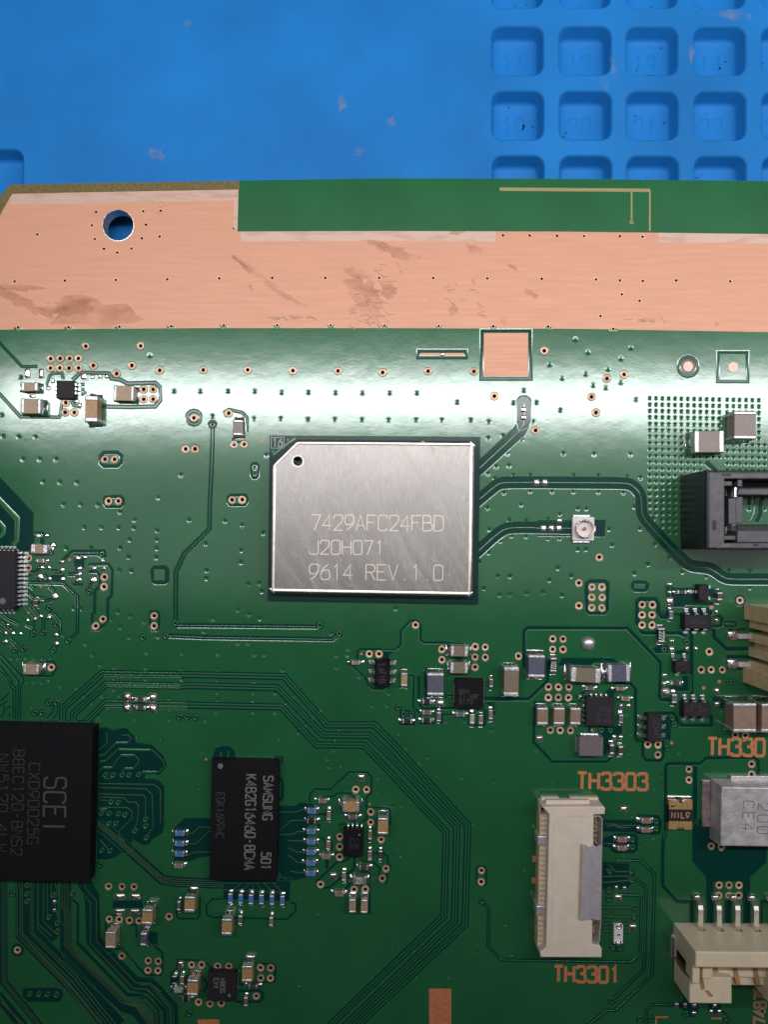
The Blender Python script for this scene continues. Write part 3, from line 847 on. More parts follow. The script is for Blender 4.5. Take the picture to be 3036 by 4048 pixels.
# --- the long test track
gap('B', [(345, 1000), (362, 1032), (445, 1032)], 4)
gap('B', [(290, 830), (285, 785), (320, 765), (430, 790), (468, 830), (470, 950)], 5)
ringgap('B', 185, 893, 30, 5)
pair('n', [(839, 1682), (839, 1756), (827, 2000), (827, 2092), (728, 2190), (694, 2260), (693, 2455)])
pair('n', [(700, 2473), (800, 2473), (1247, 2478), (1260, 2474)])
pair('n', [(656, 2514), (672, 2514), (810, 2520), (1314, 2528), (1332, 2512)])
gap('B', [(505, 1222), (520, 1208), (543, 1208), (560, 1225), (560, 1310), (540, 1328), (520, 1328), (503, 1310)], 5, True)
gap('F', [(330, 120), (455, 120), (468, 140), (468, 180), (450, 200), (330, 200), (310, 180), (310, 140)], 6, True)
gap('E', [(865, 135), (985, 130), (1005, 150), (1005, 190), (985, 215), (868, 215), (850, 190), (850, 150)], 6, True)
gap('E', [(1240, 1075), (1285, 1075), (1300, 1095), (1300, 1205), (1280, 1228), (1245, 1228), (1228, 1205), (1228, 1095)], 6, True)
bare('E', [(1262, 700), (1355, 700), (1384, 730), (1384, 825), (1355, 853), (1262, 853), (1234, 825), (1234, 730)])
island('E', rc(1262, 730, 1345, 818))
# --- busy corner beside the many-legged chip
gap('E', [(505, 655), (590, 580), (850, 580), (858, 615), (830, 632), (800, 605), (605, 605)], 6)
gap('E', [(725, 690), (880, 687), (915, 730), (912, 940), (882, 970), (880, 1150), (800, 1225), (755, 1225), (752, 1100), (772, 1080), (775, 900), (815, 870), (815, 780), (790, 750), (725, 750)], 6)
pair('E', [(200, 835), (515, 845), (632, 955), (630, 1240), (560, 1310)], w=12, t=.12)
gap('E', [(190, 745), (290, 745), (330, 700)], 5); gap('E', [(190, 800), (250, 770)], 5)
for l in ([(205, 870), (235, 850), (275, 890)], [(180, 905), (230, 920), (275, 965)], [(400, 868), (445, 910)], [(205, 1020), (300, 1135)], [(235, 1005), (325, 1115)], [(395, 1085), (440, 1095), (490, 1150), (487, 1260)],
          [(75, 1290), (150, 1360)], [(205, 1180), (265, 1205)], [(352, 1130), (350, 1240)], [(270, 1150), (268, 1245)], [(420, 745), (505, 750)], [(555, 770), (640, 770)], [(335, 1000), (425, 975)], [(0, 1150), (60, 1200), (110, 1240)],
          [(730, 840), (728, 905)], [(465, 1340), (435, 1385)], [(0, 1085), (60, 1130), (160, 1180)], [(350, 770), (385, 800)], [(90, 1340), (120, 1385)], [(0, 1210), (40, 1240)], [(300, 960), (360, 970)]):
    pair('E', l, w=12, t=.13)
bare('E', rc(605, 650, 685, 710)); bare('E', rc(595, 845, 675, 862)); bare('E', rc(420, 770, 520, 832)); bare('E', [(725, 692), (870, 688), (880, 706), (725, 712)])
gap('E', [(275, 432), (345, 430), (355, 445)], 5); gap('E', [(340, 470), (340, 520)], 16)
gap('E', [(700, 900), (745, 850)], 4)
# --- radio feed lines
bare('C', [(1127, 700), (1140, 672), (1165, 655), (1205, 655), (1232, 672), (1245, 700), (1245, 850), (1215, 905), (1150, 940), (1127, 860)])
gap('C', [(800, 1268), (1150, 945), (1185, 880)], 44)
track('C', [(800, 1268), (1150, 942), (1187, 880), (1187, 720)], .24, h=.045)
RF2 = [(790, 1530), (945, 1398), (985, 1372), (1050, 1362), (1659, 1366)]
rf2 = [px('C', *q) for q in RF2] + [px('H', *q) for q in ((490, 228), (545, 243), (600, 295), (625, 350), (625, 440), (635, 500), (680, 565), (940, 835), (985, 885), (1040, 915), (1170, 925), (1230, 955), (1290, 1000), (1350, 1018), (1659, 1018), (1900, 1018))]
gap('n', rf2, 42, False, 2)
track('n', rf2, .22, 2, h=.045)
rf3 = [px('G', *q) for q in ((790, 600), (955, 448), (1030, 398), (1100, 385), (1345, 388), (1659, 390))] + [px('H', 70, 600)]
gap('n', rf3, 42, False, 1)
track('n', rf3, .22, 1, h=.045)
gap('G', [(1300, 392), (1620, 395)], 58)
track('G', [(1290, 390), (1600, 392)], .2, h=.045, z0=.05)
bare('Y', rc(930, 545, 1400, 1200))
# --- bare copper pads and fiducials
gap('C', rc(318, 284, 712, 338), 6, True)
exposed('C', rc(328, 295, 702, 331))
gap('C', rc(838, 118, 1240, 512), 9, True)
exposed('C', rc(852, 130, 1226, 502))
ringgap('D', 1007, 412, 80, 6)
c = at('D', 1007, 412)
G().add([(x, y, .012) for x, y in circle(c, 75 * .4822 * LENS_H / FPX, 24)], [tuple(range(24))]).obj('fiducial_ring', mat('brown_laminate', (.085, .05, .04), .35), pcb)
G().add([(x, y, .02) for x, y in circle(c, 40 * .4822 * LENS_H / FPX, 24)], [tuple(range(24))]).obj('fiducial', COPPERP, pcb)
gap('D', rc(1252, 294, 1495, 535), 5, True)
c = at('D', 1378, 418)
G().add([(x, y, .02) for x, y in circle(c, 40 * .4822 * LENS_H / FPX, 24)], [tuple(range(24))]).obj('fiducial', COPPERP, pcb)
for s, x, y, r_ in (('B', 590, 1022, .16), ('M', 920, 503, .23), ('M', 1025, 1473, .2), ('M', 820, 1557, .2), ('N', 610, 655, .17), ('E', 568, 648, .16), ('E', 332, 868, .15), ('E', 232, 1082, .13), ('K', 58, 280, .14), ('L', 845, 1205, .14), ('P', 590, 142, .13), ('Q', 862, 492, .13)):
    c = at(s, x, y)
    G().add([(x_, y_, .03) for x_, y_ in circle(c, r_, 14)], [tuple(range(14))]).obj('test_dot', COPPERPR, pcb)
gap('D', [(1150, 1195), (1240, 1270)], 14, lip=True)
# inside the black socket window
track('H', [(1590, 300), (1560, 360), (1555, 470), (1520, 540)], .3, h=.05); gap('H', [(1630, 300), (1600, 380), (1600, 480), (1570, 545)], 14)
# --- right middle
bare('H', [(195, 1020), (330, 1020), (360, 1050), (360, 1275), (325, 1308), (192, 1308), (160, 1275), (160, 1050)])
island('H', rc(192, 1048, 326, 1280))
bare('H', [(565, 1030), (660, 1030), (685, 1055), (685, 1095), (660, 1122), (565, 1122), (540, 1095), (540, 1055)])
island('H', rc(566, 1056, 652, 1092))
gap('n', [px('H', *q) for q in ((590, 1400), (590, 1200), (615, 1180), (735, 1182), (757, 1215), (762, 1290), (790, 1325), (828, 1325), (842, 1285), (840, 1080))] , 14)
gap('n', [px('H', 590, 1380), px('M', 0, 820), px('M', 20, 838), px('M', 500, 838), px('M', 590, 878)], 12)
bare('M', [(325, 228), (400, 225), (430, 250), (720, 250), (735, 420), (760, 432), (950, 430), (950, 482), (590, 470), (560, 498), (360, 498), (328, 480)])
bare('M', [(890, 262), (960, 262), (1000, 300), (1000, 380), (890, 380)])
bare('M', rc(570, 505, 935, 600)); bare('M', rc(360, 575, 560, 605), False)
gap('M', [(950, 740), (955, 890), (1115, 1043), (1420, 1043)], 13)
gap('M', [(945, 640), (1030, 615), (1060, 650), (1055, 730), (985, 755), (945, 740)], 8)
gap('M', [(660, 810), (660, 1640)], 14)
bare('M', [(440, 1070), (590, 1050), (650, 1000), (650, 1110), (470, 1115)], False)
bare('M', [(540, 1400), (650, 1390), (650, 1600), (380, 1600), (380, 1545), (540, 1540)])
gap('n', [px('L', *q) for q in ((100, 520), (100, 120), (140, 88), (1230, 92), (1595, 470), (1580, 840), (1610, 880))], 11)
gap('M', [(245, 1240), (240, 1659)], 13)
bare('M', [(160, 1040), (230, 995), (350, 1000), (370, 1100), (185, 1105)])
gap('M', [(1100, 690), (1235, 690), (1250, 715), (1240, 755), (1110, 750), (1090, 720)], 5, True)
gap('M', [(1140, 792), (1360, 792)], 7); gap('M', [(1120, 1146), (1420, 1152)], 11); gap('M', [(1120, 1302), (1340, 1312)], 9)
bare('M', [(1297 + 75 * math.cos(i * math.pi / 8), 410 + 75 * math.sin(i * math.pi / 8)) for i in range(16)])
link('via', via_me, pcb, (*at('M', 1297, 410), .006))
gap('N', [(478, -30), (478, 150), (500, 178), (620, 190)], 14)
gap('N', [(450, 330), (630, 330), (680, 430), (720, 462), (1042, 462), (1045, 350)], 12)
gap('N', [(295, 630), (295, 790), (340, 842), (500, 842), (525, 780), (525, 630)], 12)
gap('N', [(210, 120), (212, 560), (225, 620), (290, 640)], 12)
bare('N', [(505, 380), (610, 350), (640, 400), (600, 450), (600, 620), (505, 620)])
bare('N', [(1060, 150), (1180, 140), (1220, 170), (1180, 280), (1060, 270)])
gap('N', [(545, 1700), (545, 905), (575, 880), (860, 880), (920, 880), (990, 820), (1525, 815), (1555, 850), (1560, 990), (1610, 1050), (1659, 1055), (1900, 1060)], 11)
gap('N', [(865, 890), (865, 1560)], 17)
gap('S', [(530, 0), (512, 300), (508, 690), (670, 862), (830, 868), (830, 1105)], 12)
bare('S', [(835, 60), (835, 430), (985, 600), (985, 1110), (1062, 1110), (1068, 660), (1100, 645), (1365, 648), (1388, 680), (1388, 1110), (1470, 1110), (1470, 600), (1650, 440), (1650, 250), (1900, 200), (1900, -20), (900, -40)])
bare('S', rc(1185, 845, 1260, 1110))
gap('S', [(1595, 1110), (1595, 865), (1900, 868)], 12)
for x in (925, 1125, 1325, 1525):
    exposed('S', rc(x - 48, 860, x + 48, 1100), TRACE, 'pin_land', .02)
bare('S', [(640, 1975), (735, 1965), (748, 1850), (800, 1850), (830, 1970), (905, 1975), (905, 2060), (880, 2130), (745, 2130), (728, 2040), (640, 2022)])
bare('S', [(1000, 1985), (1150, 1985), (1150, 2090), (1015, 2090)])
gap('S', [(1150, 2060), (1215, 2105), (1235, 2160), (1210, 2200)], 6)
pair('S', [(0, 415), (275, 420), (420, 570), (397, 1670), (0, 2055), (-110, 2062), (-310, 2230)], w=13, t=.13)
pair('S', [(190, 590), (330, 720), (310, 1610), (-40, 1945)], w=13, t=.13)
pair('S', [(40, 795), (245, 800), (280, 850), (268, 1430), (165, 1530), (0, 1527)], w=13, t=.13)
pair('S', [(332, 2206), (332, 2060), (395, 1992), (640, 1997)], w=12, t=.12)
# --- power parts, middle right
gap('n', [px('K', *q) for q in ((22, 320), (30, 255), (45, 243), (345, 241), (383, 205), (383, 90), (465, 8), (520, 10), (543, 45), (545, 165), (570, 186), (890, 190))], 6)
bare('K', [(235, 240), (345, 240), (290, 290), (292, 335), (235, 335)])
gap('K', [(-10, 385), (85, 470), (105, 525), (150, 565), (240, 572), (255, 550)], 5)
gap('K', [(445, 460), (487, 460), (485, 715), (540, 770), (545, 850), (720, 850), (722, 778), (830, 778)], 5)
gap('K', [(530, 460), (530, 690), (560, 728), (830, 722)], 9)
gap('K', [(380, 748), (490, 748), (497, 770), (495, 858), (380, 858)], 5, True)
gap('K', [(950, 735), (950, 865), (1072, 865), (1075, 735)], 6)
gap('K', [(1070, 648), (1430, 650), (1590, 500), (1588, 350)], 14)
gap('K', [(1150, 665), (1150, 775)], 8); bare('K', [(1070, 665), (1150, 665), (1150, 740), (1100, 700)])
bare('K', rc(828, 308, 892, 346)); bare('K', rc(820, 190, 892, 213))
gap('K', [(590, 390), (582, 440), (590, 700)], 6)
gap('n', [px('L', *q) for q in ((215, 900), (205, 1335), (408, 1550), (1005, 1552), (1065, 1500))], 7)
bare('L', [(480, 480), (515, 415), (1080, 420), (1140, 470), (860, 470), (830, 500), (600, 492), (480, 512)])
gap('L', [(215, 895), (1080, 890)], 4, lip=False)
gap('L', [(360, 450), (360, 665), (150, 865), (-30, 865)], 10)
gap('L', [(1090, 690), (1260, 695), (1320, 762), (1318, 1300), (1395, 1345), (1400, 1490), (1440, 1535), (1590, 1540), (1620, 1500), (1618, 1330)], 11)
bare('L', [(980, 800), (1090, 710), (1090, 830), (1000, 835)])
bare('L', [(910, 1160), (1100, 1165), (1180, 1145), (1195, 1200), (1150, 1260), (1040, 1330), (1030, 1400), (975, 1495), (970, 1280), (930, 1240)])
gap('L', [(815, 1160), (812, 1260)], 9)
gap('L', [(685, 850), (740, 800), (770, 800)], 9)
wire('L', [(1182, 1140), (1182, 1240)], .25)
# --- bus of paired tracks across the lower middle
BUS = [
 [px('I', 510, 760), px('I', 512, 622), px('I', 835, 336), px('I', 1480, 346), px('J', 0, 346), px('J', 772, 362), px('J', 1125, 758), px('J', 1512, 758), (1550, 2935), (1850, 3262), (1838, 3655), (1405, 4062)],
 [px('I', 598, 760), px('I', 598, 668), px('I', 865, 425), px('I', 1480, 440), px('J', 0, 436), px('J', 720, 455), px('J', 1090, 840), px('J', 1470, 844), (1550, 2995), (1806, 3268), (1797, 3640), (1355, 4062)],
 [px('I', 705, 730), px('I', 860, 578), px('I', 1000, 580), px('I', 1300, 592), px('J', 0, 596), px('J', 750, 612), px('J', 1040, 922), px('J', 1430, 926), (1550, 3062), (1764, 3288), (1755, 3620), (1295, 4062)]]
for b in BUS:
    gap('n', b, 29.5, lip=False)
    for off in (-.155, .155):
        track('n', b, .165, off=off, h=.006, z0=.03)
for (x0, y0, x1, y1) in ((835, 322, 1480, 332), (850, 346, 1480, 356), (850, 365, 1480, 372), (870, 410, 1478, 424), (872, 428, 1478, 440), (880, 446, 1470, 457), (870, 560, 1000, 563), (1300, 574, 1520, 578)):
    track('I', [(x0, y0), (x1, y1)], .12, h=.035, z0=.03)  # extra raised lines added over the bus to catch glints
for sgn in (0,):
    pair('I', [(860, 600), (1000, 602)], w=10); pair('I', [(1300, 612), (1530, 612)], w=10)
# --- left edge bundles above the big chip
for l in ([(165, 720), (165, 440), (190, 405), (185, 375), (60, 240), (0, 180)], [(146, 720), (146, 440), (152, 400), (40, 270), (0, 225)], [(126, 720), (125, 450), (95, 430), (90, 390), (0, 280)],
          [(105, 720), (103, 470), (75, 440), (70, 390), (0, 320)], [(0, 560), (40, 525), (75, 490)], [(0, 600), (60, 560)], [(40, 640), (80, 600)], [(380, 700), (432, 650), (435, 590)], [(430, 705), (470, 660), (468, 595)],
          [(0, 700), (30, 660), (30, 600)], [(60, 690), (80, 660)]):
    gap('I', l, 4)
for k in range(34):
    wire('I', [(4 + k * 21.5, 706 + k * .7), (1 + k * 21.5 + (k * 7 % 5), 775 + k * .7)], (.12, .2, .26)[k % 3], m=TRACE if k % 4 else WIRE)
bare('I', rc(0, 716, 770, 738), False)
gap('I', [(320, 245), (430, 240), (452, 265), (455, 300), (420, 355), (320, 358)], 5)
# --- tracks between the big chip and the memory chip
bare('n', [(381, 2880), px('I', 810, 790), px('I', 870, 775), px('I', 925, 805), px('I', 960, 790), px('I', 1030, 783), px('I', 1100, 850), px('I', 1112, 905), px('I', 1240, 920), px('I', 1330, 1000), px('I', 1366, 1080), px('I', 1340, 1130), px('I', 1300, 1168), px('I', 1220, 1195), px('I', 1300, 1215), px('I', 1345, 1260),
           (648, 3200), (646, 3245), (658, 3270), (645, 3290), (600, 3318), (590, 3337), (564, 3342), (535, 3325), (522, 3315), (518, 3357), (500, 3372), (478, 3372), (456, 3388), (420, 3398), (381, 3395)])
gap('n', [(381, 3255), (420, 3280), (640, 3478), (700, 3487), (900, 3494), (1130, 3505)], 40)
for k in range(4):
    wire('n', [(385, 3243 + k * 8), (420, 3268 + k * 8), (640, 3466 + k * 8), (700, 3475 + k * 8), (880, 3482 + k * 8)], .09)
OW = [[(1080, 450), (1165, 380), (1168, 300), (1150, 262)], [(1080, 510), (1130, 510), (1270, 375), (1400, 375), (1425, 330), (1400, 290), (1330, 295)], [(1085, 580), (1150, 575), (1290, 445), (1659, 455), (1730, 520), (1790, 590), (1790, 640), (1740, 690), (1560, 690), (1520, 730)],
      [(1080, 690), (1120, 645), (1230, 645), (1265, 575), (1320, 510), (1470, 510), (1510, 560), (1510, 590), (1460, 655), (1360, 655), (1330, 715)], [(1080, 822), (1680, 832), (1750, 890), (1750, 1260)], [(1080, 865), (1590, 880), (1659, 940), (1672, 1290), (1600, 1400)], [(1080, 935), (1570, 950), (1590, 990), (1585, 1200)],
      [(1080, 968), (1350, 980), (1400, 1025), (1480, 1025), (1510, 1060), (1500, 1230), (1465, 1330)], [(1080, 1080), (1390, 1085), (1440, 1130), (1440, 1200), (1290, 1350), (1300, 1400), (1360, 1460)], [(1080, 1103), (1170, 1105)], [(1080, 1430), (1190, 1550)], [(1080, 1000), (1190, 1010)], [(1230, 760), (1140, 770)]]
for i, l in enumerate(OW):
    wire('O', l, .12 if i not in (9,) else .25, 0)
for a, b in (((1270, 375), (1395, 375)), ((1300, 450), (1640, 455)), ((1325, 512), (1460, 512)), ((1125, 647), (1220, 647)), ((1365, 657), (1450, 657)), ((1085, 512), (1120, 512)), ((1090, 580), (1145, 577)), ((1090, 1103), (1160, 1105)), ((1560, 695), (1720, 695))):
    track('O', [a, b], .3, h=.05, z0=.05, m=TRACE)
exposed('O', [(1590, 720), (1700, 720), (1740, 765), (1575, 768)], TRACE, 'copper_island', .03)
# --- memory chip fan-out
track('P', [(148, 1370), (165, 1220), (172, 890), (340, 735), (640, 722)], 1.0, m=MASK, h=.012)
gap('P', [(120, 1340), (130, 1280), (160, 1240), (165, 885), (338, 722), (640, 712)], 5)
bare('P', [(238, 900), (350, 785), (650, 785), (650, 1200), (520, 1215), (440, 1252), (238, 1252)])
for l in ([(360, 950), (445, 950), (520, 880), (640, 888)], [(350, 1065), (485, 1062), (640, 915)], [(350, 1185), (420, 1180), (460, 1155), (640, 1155)]):
    wire('P', l, .11)
bare('P', [(680, 60), (700, 20), (760, 0), (840, 0), (900, 40), (915, 110), (905, 150), (650, 150)])
wire('P', [(755, 60), (755, 150)], .16); wire('P', [(835, 55), (832, 150)], .16)
gap('P', [(1345, 160), (1350, 115), (1425, 115), (1425, 190)], 5); exposed('P', rc(1360, 130, 1412, 170), COPPERPR); exposed('P', rc(668, 105, 705, 140), COPPERPR)
gap('P', [(1405, 340), (1425, 400), (1425, 540), (1405, 600)], 8)
bare('P', [(780, 1500), (1370, 1495), (1400, 1440), (1520, 1440), (1510, 1500), (1505, 1690), (780, 1670)])
for a, b in (((880, 1575), (980, 1490)), ((990, 1570), (1070, 1490)), ((1105, 1570), (1105, 1490)), ((1190, 1565), (1140, 1490)), ((1300, 1570), (1220, 1490)), ((1410, 1580), (1320, 1490))):
    wire('P', [a, b], .11)
gap('P', [(780, 1665), (660, 1670), (595, 1740), (600, 1840), (660, 1868), (1480, 1890), (1570, 1800), (1570, 1725), (1500, 1695)], 5)
bare('n', [(1100, 3185), (1168, 3185), (1185, 3172), (1238, 3178), (1245, 3200), (1222, 3215), (1208, 3470), (1150, 3482), (1120, 3470), (1100, 3440)])
for l in ([(1390, 720), (1590, 717), (1640, 692), (1680, 692)], [(1390, 925), (1520, 812), (1680, 806)], [(1400, 965), (1550, 960), (1600, 930), (1680, 930)], [(1480, 1030), (1680, 1035)], [(1490, 1110), (1590, 1155), (1680, 1155)], [(1490, 1190), (1590, 1268), (1680, 1268)], [(1510, 1365), (1680, 1388)]):
    wire('P', l, .11)
for y in (1065, 1150, 1225, 1310):
    gap('P', [(1430, y), (1470, y)], 4, lip=False)
gap('P', [(265, 1800), (270, 1860), (300, 1885), (490, 1885), (520, 1860), (525, 1650)], 5)
# --- small supply by the memory chip
gap('Q', [(205, 490), (208, 380), (260, 330), (430, 335), (635, 145), (830, 145), (880, 195), (880, 365), (825, 420), (825, 650), (745, 725)], 5)
gap('Q', [(350, 412), (470, 408), (510, 375), (640, 375), (700, 430)], 5)
gap('Q', [(840, 532), (1060, 535), (1085, 560), (1085, 720)], 5)
gap('Q', [(640, 1085), (600, 1110), (500, 1130), (282, 1335), (282, 1395), (320, 1412), (420, 1405), (530, 1310), (640, 1240), (690, 1195), (693, 1070)], 6)
gap('Q', [(495, 1120), (492, 1030), (560, 1015)], 5); gap('Q', [(690, 670), (700, 770)], 5)
gap('Q', [(760, 1095), (800, 1120), (900, 1130), (972, 1190), (955, 1340), (1045, 1352), (1058, 1215), (1088, 1200), (1085, 1170), (1060, 1130), (1055, 1060), (1010, 1030), (900, 1035)], 5)
gap('Q', [(860, 1240), (858, 1690)], 5); gap('Q', [(395, 1090), (390, 1200)], 11); gap('Q', [(640, 1270), (635, 1380), (600, 1420)], 7)
gap('Q', [(760, 1230), (855, 1240)], 9); gap('Q', [(300, 860), (350, 865), (370, 900)], 4); gap('Q', [(440, 900), (455, 950), (440, 1000)], 4); gap('Q', [(300, 710), (310, 760)], 8)
gap('Q', [(270, 605), (390, 605)], 7); gap('Q', [(520, 740), (540, 715), (600, 710), (650, 735)], 5)
# --- tracks right of and under the white ribbon connector
pair('R', [(120, 1068), (172, 1118), (166, 1430), (275, 1545), (1345, 1562), (1420, 1490)], w=12, t=.12)
gap('R', [(112 - 28, 780), (138, 780), (150, 800), (150, 915), (135, 932), (88, 932), (72, 915), (72, 800)], 5, True)
bare('R', [(1100, 395), (1380, 395), (1400, 350), (1560, 355), (1595, 400), (1590, 500), (1560, 520), (1390, 512), (1330, 498), (1100, 490)])
bare('R', [(1100, 545), (1190, 520), (1200, 505), (1360, 505), (1395, 530), (1395, 640), (1360, 670), (1200, 670), (1165, 625), (1100, 612)])
bare('R', [(1100, 740), (1330, 740), (1320, 790), (1370, 820), (1362, 900), (1300, 965), (1100, 965)])
for l in ([(1120, 430), (1200, 430), (1240, 445), (1300, 440), (1420, 445)], [(1130, 455), (1190, 440), (1250, 460), (1330, 458)], [(1110, 590), (1210, 592)], [(1150, 750), (1210, 820), (1340, 820)], [(1100, 860), (1340, 855)], [(1110, 910), (1340, 890)], [(1130, 800), (1160, 815)]):
    wire('R', l, .13)
for l in ([(1110, 1115), (1360, 1115)], [(1110, 1185), (1170, 1190), (1195, 1195), (1370, 1193)], [(1110, 1248), (1320, 1248)], [(1110, 1310), (1330, 1315)], [(1180, 1140), (1180, 1180)]):
    gap('R', l, 12); wire('R', l, .2)
gap('R', [(1195, 1415), (1175, 1445), (1195, 1468), (1255, 1468), (1272, 1440), (1270, 1415)], 5)
exposed('R', rc(530, 690, 600, 740), COPPERPR); exposed('R', rc(525, 868, 600, 917), COPPERPR)
exposed('R', [(1030, 203), (1060, 205), (1085, 250), (1040, 240)], COPPERPR)
# --- bottom left bundles
for c, wd in (([(285, 190), (285, 800), (760, 1285), (1270, 1830)], 84), ([(520, 200), (520, 700), (640, 820)], 74), ([(900, 220), (1000, 400), (1020, 880), (1460, 1350), (1659, 1390), (1760, 1480)], 56)):
    gap('T', c, wd)
gap('T', [(712, 220), (715, 960), (800, 1100), (1350, 1600), (1480, 1640), (1640, 1830)], 44)
gap('T', [(30, 190), (35, 1330), (450, 1830)], 30); gap('T', [(-30, 1480), (260, 1830)], 40)
TW = [[(215, 215), (205, 260), (220, 300), (215, 805), (740, 1330), (1150, 1830)], [(240, 210), (240, 800), (770, 1310), (1190, 1830)], [(335, 220), (332, 800), (800, 1280), (1240, 1830)], [(360, 215), (355, 790), (830, 1262), (1290, 1830)], [(180, 215), (182, 820), (690, 1340), (1090, 1830)], [(300, 900), (780, 1400), (1130, 1830)],
      [(410, 240), (407, 690), (560, 830)], [(475, 215), (470, 670), (590, 790)], [(515, 215), (515, 610)], [(555, 215), (557, 370)], [(592, 220), (620, 320), (600, 440)], [(598, 480), (598, 520)], [(600, 560), (630, 600), (625, 680)],
      [(820, 240), (870, 330), (985, 460), (985, 910), (1450, 1400), (1590, 1410), (1700, 1500)], [(925, 240), (930, 310), (1050, 440), (1048, 880), (1480, 1340), (1640, 1345), (1760, 1440)]]
for l in TW: wire('T', l, .12)
for k in range(5):
    o_ = k * 20
    wire('T', [(660 + o_, 225), (662 + o_, 500), (700 + o_ * .8, 560), (702 + o_ * .8, 920 + (40 - o_) * .5), (1330 + o_, 1560 - o_ * .4), (1480 + o_ * .6, 1600), (1640 + o_, 1830)], .08)
for k in range(3):
    wire('T', [(18 + k * 20, 200), (20 + k * 18, 1330), (420 + k * 26, 1830)], .09)
    wire('T', [(-30, 1440 + k * 40), (240 + k * 30, 1830)], .09)
gap('T', [(752, 470), (790, 440), (845, 490), (840, 900), (1390, 1470), (1560, 1480)], 12); wire('T', [(762, 470), (790, 455), (830, 492), (828, 900)], .1)
bare('T', [(250, 1400), (600, 1395), (670, 1410), (690, 1470), (650, 1550), (300, 1545), (240, 1490)])
gap('T', [(1180, 1000), (1330, 960), (1590, 1260), (1659, 1255)], 4)
gap('T', [(1150, 760), (1150, 630), (1170, 605), (1320, 600), (1350, 660), (1420, 710), (1480, 700), (1490, 840)], 5)
bare('T', [(1228, 445), (1550, 440), (1560, 520), (1228, 525)])
ringgap('T', 187, 983, 58, 6)
for i in range(9):
    wire('T', [(10 + i * 105, 190), (14 + i * 105, 225)], .16)
# --- bottom middle
gap('U', [(300, 1000), (300, 820), (350, 780), (360, 697), (600, 702), (700, 790)], 5)
gap('U', [(1110, 735), (1260, 735), (1275, 755), (1270, 890), (1250, 907), (1090, 907)], 6)
gap('U', [(910, 992), (1125, 985), (1160, 1010), (1150, 1075), (1120, 1090), (900, 1090)], 7)
gap('U', [(-40, 740), (60, 838), (195, 840), (215, 800), (215, 630), (120, 550)], 6)
bare('U', [(60, 470), (110, 430), (172, 440), (172, 565), (110, 545)])
gap('U', [(0, 890), (110, 890), (330, 1130), (335, 1340)], 26); wire('U', [(0, 915), (100, 915), (320, 1140), (320, 1340)], .1)
gap('U', [(0, 975), (80, 975), (250, 1170), (255, 1340)], 26); wire('U', [(0, 972), (80, 970), (265, 1170), (265, 1340)], .1)
gap('U', [(0, 1075), (60, 1070), (160, 1180), (170, 1340)], 24)
for k in range(3): wire('U', [(0, 1068 + k * 12), (60 - k * 4, 1062 + k * 12), (168 - k * 9, 1176 + k * 5), (178 - k * 9, 1340)], .08)
gap('U', [(395, 1010), (390, 1060)], 6); gap('U', [(600, 860), (640, 930), (600, 1000)], 9); gap('U', [(930, 920), (980, 935)], 6)
exposed('U', rc(548, 1255, 750, 1420), COPPERPR)
exposed('V', rc(1098, 902, 1292, 1400), COPPERPR)
gap('S', [(440, 2135), (570, 2132)], 1, lip=False)
for l in ([(437, 2250), (439, 2132), (572, 2130)], [(1045, 2145), (1158, 2145)], [(1398, 1770), (1398, 1795)]):
    g = G(); sweep(g, pts('S', l), [(.09, .012), (-.09, .012)]); g.obj('printed_mark', COPPERPR, pcb)

# --- exposed copper lettering
def boardtext(text, s, x0, y0, x1, y1, stroke, rot=0, m=None):
    (ax, ay), (bx, by) = at(s, x0, y0), at(s, x1, y1)
    w_, h_ = abs(bx - ax), abs(by - ay)
    if abs(rot) == 90: w_, h_ = h_, w_
    lettering(pcb, text, ((ax + bx) / 2, (ay + by) / 2), w_ - stroke, h_ - stroke, stroke, m or COPPERPR, .03, rot - 1.0, name='printed_code', fill=.74)
boardtext('TH3303', 'n', 2278, 3050, 2565, 3126, .34)
boardtext('TH330', 'N', 988, 590, 1638, 808, .34)
boardtext('TH3301', 'R', 697, 1585, 1250, 1737, .34)
boardtext('74878', 'n', 2978, 3892, 3034, 4052, .30, 90, mat('dim_copper_print', (.34, .19, .11), .5))

# ================================================================== components
def dome(w, h, hgt, seed=0, n=16):
    """a reflowed solder mound"""
    rr = random.Random(seed)
    g = G()
    base = ccw(rect(w, h, min(w, h) * .28, 3))
    n = len(base)
    tx, ty = rr.uniform(-.15, .15) * w, rr.uniform(-.15, .15) * h
    v = []
    for k, (s_, z_) in enumerate(((1, 0), (.97, .25), (.86, .55), (.66, .82), (.38, .97))):
        v += [(x * s_ + tx * (1 - s_), y * s_ + ty * (1 - s_), hgt * z_ * (1 + (rr.uniform(-.08, .08) if k > 1 else 0))) for x, y in base]
    v.append((tx, ty, hgt))
    f = [(k * n + i, k * n + (i + 1) % n, (k + 1) * n + (i + 1) % n, (k + 1) * n + i) for k in range(4) for i in range(n)]
    f += [(4 * n + i, 4 * n + (i + 1) % n, 5 * n) for i in range(n)]
    return g.add(v, f)
_sp = [0]
def solder_pad(s, x, y, w, h, hgt=.16, rot=0, rim=True):
    """an empty land with reflowed solder on it; sizes in sheet units"""
    k = SHEET[s][2] * LENS_H / FPX
    c = at(s, x, y)
    _sp[0] += 1
    if rim:
        q = rect(w * k * 1.04, h * k * 1.04, min(w, h) * k * .25, 2)
        G().add([(a, b, .0) for a, b in q], [tuple(range(len(q)))]).obj('pad_land', VIAC, pcb, False, (c[0], c[1], .052), rot)
    return dome(w * k, h * k, hgt, _sp[0]).obj('solder_pad', SOLDER, pcb, True, (c[0], c[1], .054), rot)

